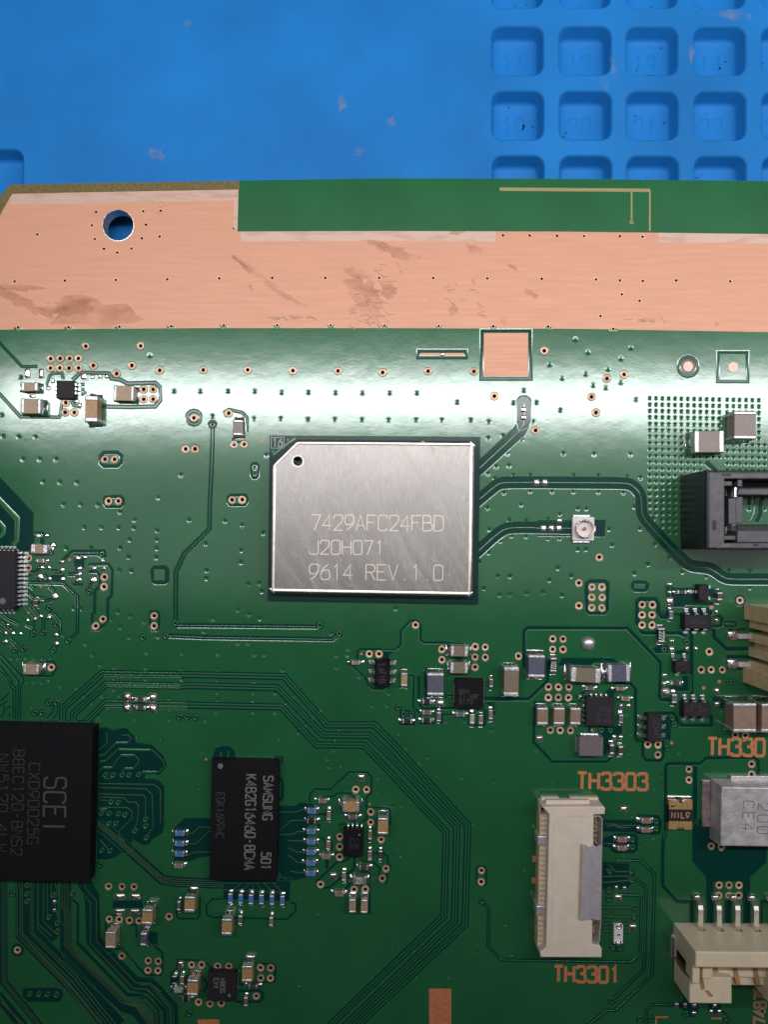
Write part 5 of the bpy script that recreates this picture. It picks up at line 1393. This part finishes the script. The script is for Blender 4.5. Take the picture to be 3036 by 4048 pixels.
# round the corners a little
def soften(p, r_=.35):
    out = []
    n = len(p)
    for i in range(n):
        a, b, c = Vector(p[i - 1]), Vector(p[i]), Vector(p[(i + 1) % n])
        q0, q2 = b + (a - b).normalized() * r_, b + (c - b).normalized() * r_
        for t in (0, .33, .67, 1):
            q = q0 * (1 - t) ** 2 + b * 2 * t * (1 - t) + q2 * t ** 2
            out.append((q.x, q.y))
    return out
hc = XM(258, 232, HC_)
g = G()
prism(g, soften(tp), .56, HC_, .26, 4, holes=[circle(hc, .50, 24)])
lid = g.obj('shield_lid', CAN, mod)
lid.data.polygons.foreach_set('use_smooth', [len(p.vertices) == 4 for p in lid.data.polygons])
g = G()     # rolled edge of the lid; its gleam is painted as paler metal
sweep(g, offset(soften(tp), .34), [(.20, 0), (.15, .022), (.05, .045), (-.04, .040), (-.13, .010), (-.20, -.05)], HC_ - .004, True)
g.obj('rolled_edge', mat('edge_gleam_metal', (.78, .70, .62), .34, metal=.85, var=.15, vscale=14), mod, True)
g = G()
v, f = lathe([(.62, .001), (.56, .008), (.50, -.05), (.49, -.22)], 24)
g.add([(x + hc[0], y + hc[1], z + HC_) for x, y, z in v], f)
g.obj('vent_rim', bpy.data.materials['edge_gleam_metal'], mod, True)  # shares the painted edge gleam
g = G()
q = circle(hc, .49, 20)
g.add([(x, y, .62) for x, y in circle(hc, 1.4, 20)], [tuple(range(20))])
g.obj('vent_floor', GAP, mod)
for tx, x0, y0, x1, y1 in (('7429AFC24FBD', 360, 634, 1342, 750), ('J20H071', 345, 822, 900, 928), ('9614 REV.1.0', 345, 1002, 1340, 1118)):
    a, b = XM(x0, y0, HC_), XM(x1, y1, HC_)
    k = (b[0] - a[0])
    lettering(mod, tx, ((a[0] + b[0]) / 2, (a[1] + b[1]) / 2), k, abs(b[1] - a[1]) * .98, .095, INKL, HC_ + .002, -.45, fill=.80)
# corner print and castellated solder on the module board
cc = XM(107, 95, .55)
lettering(mod, '16', cc, 1.0, .85, .12, mat('module_print', (.36, .40, .37), .5), .555, -.5)
g = G(); sweep(g, [(cc[0] + x, cc[1] + y) for x, y in rect(1.35, 1.15)], [(.035, .0), (-.035, .0)], .557, True)
g.obj('print_frame', bpy.data.materials['module_print'], mod)
g = G(); sweep(g, [XM(75, 185, .55), XM(175, 105, .55), XM(240, 62, .55)], [(.12, 0), (.08, .02), (-.08, .02), (-.12, 0)], .556)
g.obj('board_track', TRACE, mod)
for x, y in ((185, 72), (75, 160)):
    q = XM(x, y, .55); v, f = lathe([(.17, 0), (.13, .02), (.06, .02), (.03, -.02)], 10)
    G().add([(a + q[0], b + q[1], z + .557) for a, b, z in v], f).obj('board_via', TRACE, mod, True)
key = dome(.24, .55, .25, 4).mesh('edge_joint', SOLDER, True)
for i in range(14):
    q = XM(1608 - i * 1.2, 190 + i * 78, .5)
    link('edge_joint', key, mod, (q[0], q[1], -.02))
for i in range(9):      # tarnish freckles at the upper right of the lid
    rr = random.Random(40 + i)
    q = XM(*((1190, 92), (1400, 118), (1420, 105), (1510, 108), (1520, 180), (1370, 125), (1265, 150), (1135, 312), (1550, 120))[i], HC_)
    p = [(q[0] + r_ * math.cos(a), q[1] + r_ * 1.3 * math.sin(a), HC_ + .003) for a, r_ in ((j * .785, rr.uniform(.09, .2)) for j in range(8))]
    G().add(p, [tuple(range(8))]).obj('tarnish_fleck', bpy.data.materials.get('fleck') or mat('fleck', (.40, .31, .25), .5, metal=.6), mod)
sc = G()
rr = random.Random(21)
for k in range(230):    # rubbed scratches across the lid, gently curved, down to the right
    x, y = rr.uniform(70, 1540), rr.uniform(110, 1190)
    q = XM(x, y, HC_)
    a = R(-50 - 16 * (x - 800) / 800 + rr.gauss(0, 10)); l = rr.uniform(.4, 2.2); bnd = rr.uniform(.05, .30)
    p, u_, v_ = [], q[0], q[1]
    for t in range(9):
        p.append((u_, v_))
        u_ += l * .25 * math.cos(a + bnd * (t - 4) * .25); v_ += l * .25 * math.sin(a + bnd * (t - 4) * .25)
    p = [u for u in p if abs(u[0]) < 10.4 and abs(u[1]) < 7.9]
    w_ = rr.uniform(.008, .030)
    if len(p) > 2: sweep(sc, p, [(w_, 0), (-.008, 0)], HC_ + .0012 + k * 2e-6)
tag(sc.obj('rub_marks', mat('rub_mark', (.68, .655, .63), .55, metal=.45, alpha_noise=(9, .34, .7), amax=.85), mod), kind='stuff')

# --- small coaxial socket
uc = at('Y', 572, 880, .6)
uf = thing('coax_socket', 'tiny round coaxial socket on a white square base, right of the module', 'connector', (uc[0], uc[1], .03), -.5)
kY = .1025 * (LENS_H - .6) / FPX
g = G(); prism(g, rect(840 * kY, 910 * kY, .14, 3, (-.02, 0)), 0, .55, .04, 2); g.obj('base', WHITEP, uf, False)
for sgn in (1, -1):
    g = G(); box(g, -385 * kY, sgn * 455 * kY, 255 * kY, sgn * 540 * kY, .0, .32, .03); g.obj('ground_tab', TIN, uf)
g = G(); box(g, 320 * kY, -115 * kY, 490 * kY, 110 * kY, 0, .30, .04); g.obj('signal_tab', TIN, uf)
v, f = lathe([(.98, .5), (.99, 1.0), (.985, 1.22), (.93, 1.28), (.87, 1.22), (.86, .62)], 40)
G().add(v, f).obj('barrel', GOLD if False else mat('rose_plate', (.78, .62, .53), .22, metal=1.0), uf, True)
v, f = lathe([(.88, .62), (.42, .60), (.001, .60)], 32)
G().add(v, f).obj('insulator', WHITEP, uf, True)
v, f = lathe([(.20, .58), (.185, 1.0), (.13, 1.12), (.001, 1.15)], 16)
G().add(v, f).obj('centre_pin', GOLD, uf, True)

# --- white flexible-cable connector
FZ = 2.9
fc = at('R', 860, 880, FZ)
RM = lambda x, y, z: tuple(a - b for a, b in zip(at('R', x, y, z), fc))
ff = thing('ribbon_connector', 'tall white ribbon cable connector with a torn steel clip along its right side', 'connector', (fc[0], fc[1], .03))
z1 = 1.5
g = G()   # main block with flanges at both ends
prism(g, [RM(612, 290, FZ), RM(668, 352, FZ), RM(640, 1440, FZ), RM(592, 1480, FZ), RM(598, 1522, FZ), RM(1098, 1524, FZ), RM(1100, 1452, FZ), RM(1082, 1425, FZ), RM(1020, 1415, FZ), RM(1034, 352, FZ), RM(1122, 350, FZ), RM(1128, 300, FZ), RM(1112, 284, FZ)], 0, FZ, .10, 3)
g.obj('housing', IVORY, ff)
g = G(); prism(g, [RM(588, 350, z1), RM(680, 350, z1), RM(650, 1445, z1), RM(566, 1445, z1)], 0, z1, .06, 2); g.obj('contact_rail', TANP, ff)
n_ = 26
for i in range(n_):
    y = 372 + i * 41
    x = 592 - i * .9
    a, b = RM(x, y, z1), RM(x + 62, y + 20, z1)
    g = G(); box(g, a[0], a[1], b[0], b[1], z1 - .1, z1 + .16, .05); g.obj('rail_rib', IVORY, ff)
g = G()   # raised ledge along the top edge
a, b = RM(640, 258, 2.0), RM(1000, 243, 2.0)
box(g, a[0], a[1] - .3, b[0], b[1] + .1, 1.4, 2.0, .05); g.obj('upper_ledge', IVORY, ff)
a, b = RM(600, 222, .5), RM(745, 208, .5); g = G(); box(g, a[0], a[1] - .9, b[0], b[1], 0, .7, .04); g.obj('foot', IVORY, ff)
a, b = RM(838, 222, .5), RM(1068, 208, .5); g = G(); box(g, a[0], a[1] - .9, b[0], b[1], 0, .7, .04); g.obj('foot', IVORY, ff)
g = G()   # shallow raised frame on the cover
for q in ([(700, 1380), (705, 430), (770, 362), (1030, 362)],):
    sweep(g, [RM(x, y, FZ) for x, y in q], [(.10, 0), (.04, .05), (-.10, 0)], FZ - .01)
g.obj('cover_edge', IVORY, ff)
g = G()   # steel cover with ragged ends
rag0 = [(940, 596), (955, 608), (970, 602), (990, 622), (1012, 618), (1040, 606), (1060, 622), (1080, 606), (1104, 600)]
rag1 = [(1086, 1210), (1075, 1222), (1030, 1212), (1012, 1205), (995, 1218), (980, 1204), (965, 1214), (950, 1224), (932, 1218), (918, 1206)]
prism(g, [RM(x, y, FZ + .35) for x, y in rag0 + rag1], FZ + .05, FZ + .35, .03, 1)
g.obj('steel_cover', STEEL, ff)
g = G(); prism(g, [RM(920, 612, FZ + .05), RM(1098, 612, FZ + .05), RM(1086, 1200, FZ + .05), RM(905, 1200, FZ + .05)], FZ - .02, FZ + .05, 0); g.obj('cover_rest', TANP, ff)
g = G()   # thin steel rim down the right side
sweep(g, [RM(x, y, FZ) for x, y in ((1012, 372), (1060, 366), (1090, 372), (1103, 395), (1098, 700), (1092, 1200), (1080, 1395), (1060, 1408), (1000, 1405))], [(.06, 1.0), (.05, FZ - .05), (-.05, FZ - .05), (-.06, 1.0)], 0)
g.obj('steel_rim', STEEL, ff)
for x0, y0, x1, y1 in ((1034, 395, 1096, 600), (1018, 1222, 1082, 1400)):
    g = G(); a, b = RM(x0, y0, 1.0), RM(x1, y1, 1.0); box(g, a[0], a[1], b[0], b[1], .05, .8, 0); g.obj('contact_bed', TANP, ff)
for i in range(5):
    q = RM(1062, 420 + i * 40, 1.0); dome(.8, .28, .3, i).obj('contact', SOLDER, ff, True, (q[0], q[1], .8), 15)
for i in range(3):
    q = RM(1048, 1250 + i * 52, 1.0); dome(.8, .34, .3, i + 9).obj('contact', IVORY if i else SOLDER, ff, True, (q[0], q[1], .8), 40)
for x0, y0, x1, y1 in ((572, 527, 655, 605), (560, 1098, 640, 1178)):
    g = G(); a, b = RM(x0, y0, 1.7), RM(x1, y1, 1.7); box(g, a[0], a[1], b[0], b[1], .0, 1.75, .12); g.obj('side_clip', STEEL, ff)
for x0, y0, x1, y1 in ((586, 250, 602, 335), (562, 1265, 578, 1345)):
    g = G(); a, b = RM(x0, y0, .8), RM(x1, y1, .8); box(g, a[0] - .1, a[1], b[0], b[1], .0, .9, .1); g.obj('hold_down', STEEL, ff)
for y in (292, 372, 412):
    pass

# --- white jumper with a dash
qx, qy = px('R', 1239, 1338)
jc = P(qx, qy, .6)
k = .4822 * (LENS_H - .6) / FPX
jt = thing('chip_component', 'small white part with one dark dash and round solder ends beside the white connector', 'component', (jc[0], jc[1], .03), -1.2)
g = G(); prism(g, rect(74 * k, 156 * k, .08, 2), 0, .5, .04, 2); g.obj('body', WHITEP, jt)
g = G(); box(g, -.17, -.12, .20, .02, .5, .512); g.obj('dash_mark', BLACKP, jt)
for y in (66, -66):
    v, f = lathe([(.34, 0), (.33, .04), (.24, .05), (.2, .0)], 16); G().add([(a, b + y * k, c + .5) for a, b, c in v], f).obj('end_ring', SOLDER, jt, True)
    dome(.42, .36, .18, 3).obj('solder_joint', SOLDER, jt, True, (0, y * k * 1.12, .42))

# --- resettable fuse with gold ends
qx, qy = px('N', 710, 1445)
pc = P(qx, qy, .8)
k = .3617 * (LENS_H - .8) / FPX
pt = thing('chip_fuse', 'black fuse with dull gold ends and gold print, left of the silver can', 'fuse', (pc[0], pc[1], .03), -1.0)
g = G(); prism(g, rect(258 * k, 200 * k, .03, 1), 0, .70, .02, 1); g.obj('body', EPOXYV, pt)
for sgn, (a, b) in ((1, (60, 160)), (-1, (68, 160))):
    y0, y1 = sorted((sgn * a * k, sgn * b * k))
    g = G()
    W_ = 128 * k
    notch = [(-.36 + .36 * (1 - math.cos(t * math.pi / 8)), 0) for t in range(0)]
    arc = [(.40 * math.cos(R(d)), .30 * math.sin(R(d))) for d in range(0, 181, 20)]
    yo = y1 if sgn > 0 else y0
    yi = y0 if sgn > 0 else y1
    poly = [(-W_, yi), (-W_, yo)] + [(-x, yo - sgn * y) for x, y in arc] + [(W_, yo), (W_, yi)]
    prism(g, poly, 0.0, .73, .02, 1)
    g.obj('gold_end', BRASS, pt)
    G().add(*[([(x * .98, yo - sgn * y * .98, .70) for x, y in arc] + [(0, yo, .35)], [(i, i + 1, len(arc)) for i in range(len(arc) - 1)])][0]).obj('notch', SOLDER, pt, True)
dome(.55, .40, .14, 2).obj('solder_bead', GOLD, pt, True, (-.82, 1.05, .68), 30)
lettering(pt, 'NIL9', (.0, -.02), 195 * k, 60 * k, 11 * k, INKGOLD, .70, 0)
g = G(); box(g, -1.3, 1.62, 1.3, 1.86, -.01, .16, .05); g.obj('solder_joint', SOLDER, pt)

# --- silver power inductor can
SH = 2.6
sc_ = at('N', 1560, 1440, SH)
NM = lambda x, y, z, s='N': tuple(a - b for a, b in zip(at(s, x, y, z), sc_))
si = thing('silver_can', 'silver metal can with stamped characters at the right frame edge', 'inductor', (sc_[0], sc_[1], .02))
a, b = NM(1140, 1135, SH), NM(1180, 268, SH, 'S')
x0, y0 = NM(1145, 1132, SH)
y1 = NM(1180, 262, SH, 'S')[1]
g = G()
prism(g, [(x0, y1), (x0 + 11.5, y1 - .15), (x0 + 11.6, y0 - .15), (x0 + .08, y0)], .05, SH, .16, 3, draft=.12)
can_o = g.obj('can', SIL, si)
g = G(); box(g, x0 - 1.0, y1 + 1.2, x0 - .1, y1 + 6.2, -.02, .25, .05); g.obj('end_terminal', mat('stained_terminal', (.45, .33, .33), .4, metal=.7, var=.4, vscale=14), si)
g = G(); box(g, x0 + 2.0, y0 - .05, x0 + 9.0, y0 + .5, 0.0, .5, .05); g.obj('side_terminal', TIN, si)
kz = .3617 * (LENS_H - SH) / FPX
q = NM(1447, 1450, SH)
lettering(si, 'CE4', q, 320 * kz, 118 * kz, 10 * kz, ENGR, SH, -92, fill=.6)
q = NM(1612, 1480, SH)
lettering(si, '200', q, 330 * kz, 120 * kz, 10 * kz, ENGR, SH, -92, fill=.6)

# --- black socket at the right edge
BH = 7.0
bc = at('W', 1300, 840, BH)
WM = lambda x, y, z=BH: tuple(a - b for a, b in zip(at('W', x, y, z), bc))
bs = thing('black_socket', 'open black plastic socket with two bright steel springs at the right frame edge', 'socket', (bc[0], bc[1], .03))
def wbox(nm, x0, y0, x1, y1, za, zb, m, bev=.06):
    a, b = WM(x0, y0, zb), WM(x1, y1, zb)
    g = G(); box(g, a[0], a[1], b[0], b[1], za, zb, bev)
    return g.obj(nm, m, bs)
wbox('outer_wall', 500, 85, 700, 1590, 0, BH, BLACKP, .18)
wbox('wall_rim', 552, 132, 838, 1562, .5, BH + .02, GREYP)
wbox('outer_wall', 698, 92, 2600, 235, 0, BH, BLACKP, .12)
wbox('wall_rim', 700, 140, 2600, 248, .5, BH + .03, GREYP)
wbox('outer_wall', 698, 1462, 2600, 1592, 0, BH, BLACKP, .12)
wbox('wall_rim', 690, 1470, 2600, 1568, .5, BH + .025, GREYP)
wbox('slot_floor', 700, 240, 2600, 420, 0, 2.2, BLACKP)
wbox('inner_ledge', 775, 300, 985, 385, .5, BH - .7, GREYP)
wbox('post', 1092, 252, 1178, 400, .5, BH - .5, GREYP)
wbox('slot_floor', 836, 395, 930, 1320, 0, 1.2, BLACKP)
wbox('inner_plate', 918, 585, 1060, 1110, 0, BH - 3.4, GREYP)
wbox('inner_plate', 1058, 590, 1188, 1090, 0, BH - 3.9, GREYP)
wbox('upper_arm', 1100, 395, 2600, 560, 0, BH - 3.2, GREYP, .1)
wbox('lower_arm', 1085, 1120, 2600, 1460, 0, BH - 2.0, BLACKP, .1)
wbox('lower_arm_rim', 1085, 1230, 2600, 1462, .2, BH - 1.1, GREYP, .1)
wbox('corner_block', 775, 1330, 1060, 1412, 0, BH - 1.4, GREYP)
wbox('slot_floor', 690, 1318, 1090, 1462, 0, 2.5, BLACKP)
wbox('rim_patch', 606, 1042, 684, 1220, BH - .2, BH + .035, BLACKP, .01)
wbox('rim_patch', 780, 158, 968, 205, BH - .2, BH + .04, BLACKP, .01)
wbox('rim_patch', 1392, 1488, 1480, 1530, BH - .2, BH + .04, BLACKP, .01)
wbox('rim_patch', 790, 1490, 950, 1545, BH - .2, BH + .04, FERR, .01)
for (x0, y0, x1, y1) in ((968, 360, 1108, 592), (965, 1122, 1085, 1325)):
    a, b = WM(x0, y0, BH - 2.6), WM(x1, y1, BH - 2.6)
    w_, h_ = b[0] - a[0], a[1] - b[1]
    g = G()
    pr = [(0, BH - 3.6), (w_ * .12, BH - 2.8), (w_ * .4, BH - 2.55), (w_ * .7, BH - 2.6), (w_, BH - 2.9)]
    v = [(a[0] + x, b[1] + (h_ if j else 0), z) for x, z in pr for j in (0, 1)] + [(a[0] + x, b[1] + (h_ if j else 0), z - .25) for x, z in pr for j in (0, 1)]
    f = [(2 * i, 2 * i + 2, 2 * i + 3, 2 * i + 1) for i in range(4)] + [(10 + 2 * i, 2 * i, 2 * i + 1, 11 + 2 * i) for i in (0, 4)] + [(10 + 2 * i, 12 + 2 * i, 2 * i + 2, 2 * i) for i in range(4)] + [(11 + 2 * i, 2 * i + 1, 2 * i + 3, 13 + 2 * i) for i in range(4)]
    g.add(v, f)
    g.obj('steel_spring', mat('spring_steel', (.85, .84, .83), .25, metal=.9, bump=.6, bscale=35), bs)
    wbox('spring_root', x0 - 100, y0 + 40, x0 + 4, y1 - 20, .3, BH - 3.7, TANP)

# --- tan socket at the right edge
tc_ = P(2990, 2540)
TMf = lambda x, y: tuple(a - b for a, b in zip(P(x, y), tc_))
ts = thing('tan_socket', 'tall tan plastic socket with notches and steel legs, cut off by the right frame edge', 'socket', (tc_[0], tc_[1], .03))
for i, (nm, poly, z0, z1_) in enumerate((
    ('housing', [(2943, 2388), (3300, 2388), (3300, 2481), (2963, 2481), (2963, 2449), (2943, 2447)], 0, 6.2),
    ('housing', [(2961, 2500), (3300, 2500), (3300, 2592), (2961, 2592), (2961, 2556), (2983, 2556), (2983, 2534), (2961, 2534)], 0, 6.15),
    ('housing', [(2960, 2609), (3300, 2609), (3300, 2695), (2938, 2695), (2938, 2637), (2960, 2633)], 0, 6.25),
    ('slot_wall', [(3012, 2480), (3290, 2480), (3290, 2502), (3012, 2502)], 0, 6.0),
    ('slot_wall', [(3006, 2590), (3290, 2590), (3290, 2611), (3006, 2611)], 0, 6.0))):
    g = G(); prism(g, [TMf(*q) for q in poly], z0, z1_, .12, 2); g.obj(nm, TANP, ts)
for y in (2513, 2624):
    g = G()
    a = TMf(2917, y - 10); b = TMf(2985, y + 11)
    box(g, a[0], a[1], b[0], b[1], .12, .52, .08); g.obj('steel_leg', STEEL, ts)
    a = TMf(2882, y - 16); dome(1.3, 1.2, .32, y).obj('solder_joint', SOLDER, ts, True, (TMf(2895, y)[0], TMf(2895, y - 2)[1], .03))

# --- beige power header, lower right
hcx, hcy = 31.3, -40.9
hs = thing('power_header', 'beige plastic power header with four bright pins at the lower right', 'connector', (hcx, hcy, .03), -.6)
HZ = 6.2
g = G(); box(g, 0, -1.6, 26, 0, 0, HZ, .16, seg=3); g.obj('back_wall', BEIGE, hs)
g = G(); box(g, .05, -3.9, 26, -1.5, .8, 3.6, .06); g.obj('cavity_floor', BEIGE, hs)
g = G(); box(g, 1.2, -5.0, 25, -3.6, .6, 3.1, .08); g.obj('front_shelf', BEIGE, hs)
for x0 in (0.05, 8.3, 19.0):
    g = G(); prism(g, [(x0 + .0, -3.4), (x0 + 4.3, -3.4), (x0 + 4.35, -6.1), (x0 + .0, -6.1)], .2, 4.6, .14, 3); g.obj('guide_arm', BEIGE, hs)
    g = G(); box(g, x0, -3.7, x0 + .75, -1.4, .2, 5.3, .1); g.obj('cheek', BEIGE, hs)
    g = G(); box(g, x0 + 1.2, -3.4, x0 + 2.2, -1.5, .9, 4.9, .06); g.obj('web', BEIGE, hs)
for x0 in (.72, 2.7, 4.75, 6.8, 8.85, 10.9):
    g = G(); prism(g, [(x0, -1.62), (x0 + .34, -1.62), (x0 + .9, -4.6), (x0 + .5, -4.7), (x0 + .15, -3.2)], 1.0, 3.72 if x0 > 1 else 4.64, .03, 1)
    g.obj('contact_slot', AMBER, hs)
    g = G(); box(g, x0 + .5, -1.68, x0 + .82, -1.55, 2.6, 5.2, .0); g.obj('contact_groove', AMBER, hs)
g = G(); prism(g, [(1.55, -4.75), (2.0, -4.75), (2.5, -5.35), (2.05, -5.4)], 3, 4.63, .02, 1); g.obj('contact_slot', AMBER, hs)
g = G()
pr = [(-1.6, 1.05), (2.0, 1.05), (2.4, .9), (2.65, .55), (2.8, .32), (3.0, .28)]
v = []
for y, z in pr:
    v += [(-.31, y, z - .24), (.31, y, z - .24), (.25, y, z + .26), (-.25, y, z + .26)]
f = [(i * 4 + j, (i + 1) * 4 + j, (i + 1) * 4 + (j + 1) % 4, i * 4 + (j + 1) % 4) for i in range(len(pr) - 1) for j in range(4)] + [tuple(20 + j for j in range(4))]
pin_me = g.add(v, f).mesh('pin', mat('bright_tin', (.86, .80, .74), .22, metal=.95, bump=.15, bscale=30))
jm = dome(.95, .8, .5, 8).mesh('solder_joint', SOLDER, True)
for i in range(12):
    x = P(2775, 3600, 1.7)[0] - hcx + .06 + i * 1.975
    link('pin', pin_me, hs, (x, 0, .0))
    link('solder_joint', jm, hs, (x - .02, 2.85, .03))
    g = G(); box(g, x - .34, -.14, x + .36, .02, 1.2, 1.95); g.obj('pin_opening', AMBER, hs)
a = (P(2653, 3690)[0] - hcx, P(2653, 3690)[1] - hcy); b = (P(2720, 3778)[0] - hcx, P(2720, 3778)[1] - hcy)
g = G(); box(g, a[0], a[1], b[0], b[1], -.01, .35, .06); g.obj('mounting_tab', STEEL, hs)
g = G(); box(g, a[0] + .02, a[1] - .1, a[0] + .3, b[1] + .1, -.01, .55, .1); g.obj('tab_solder', SOLDER, hs)
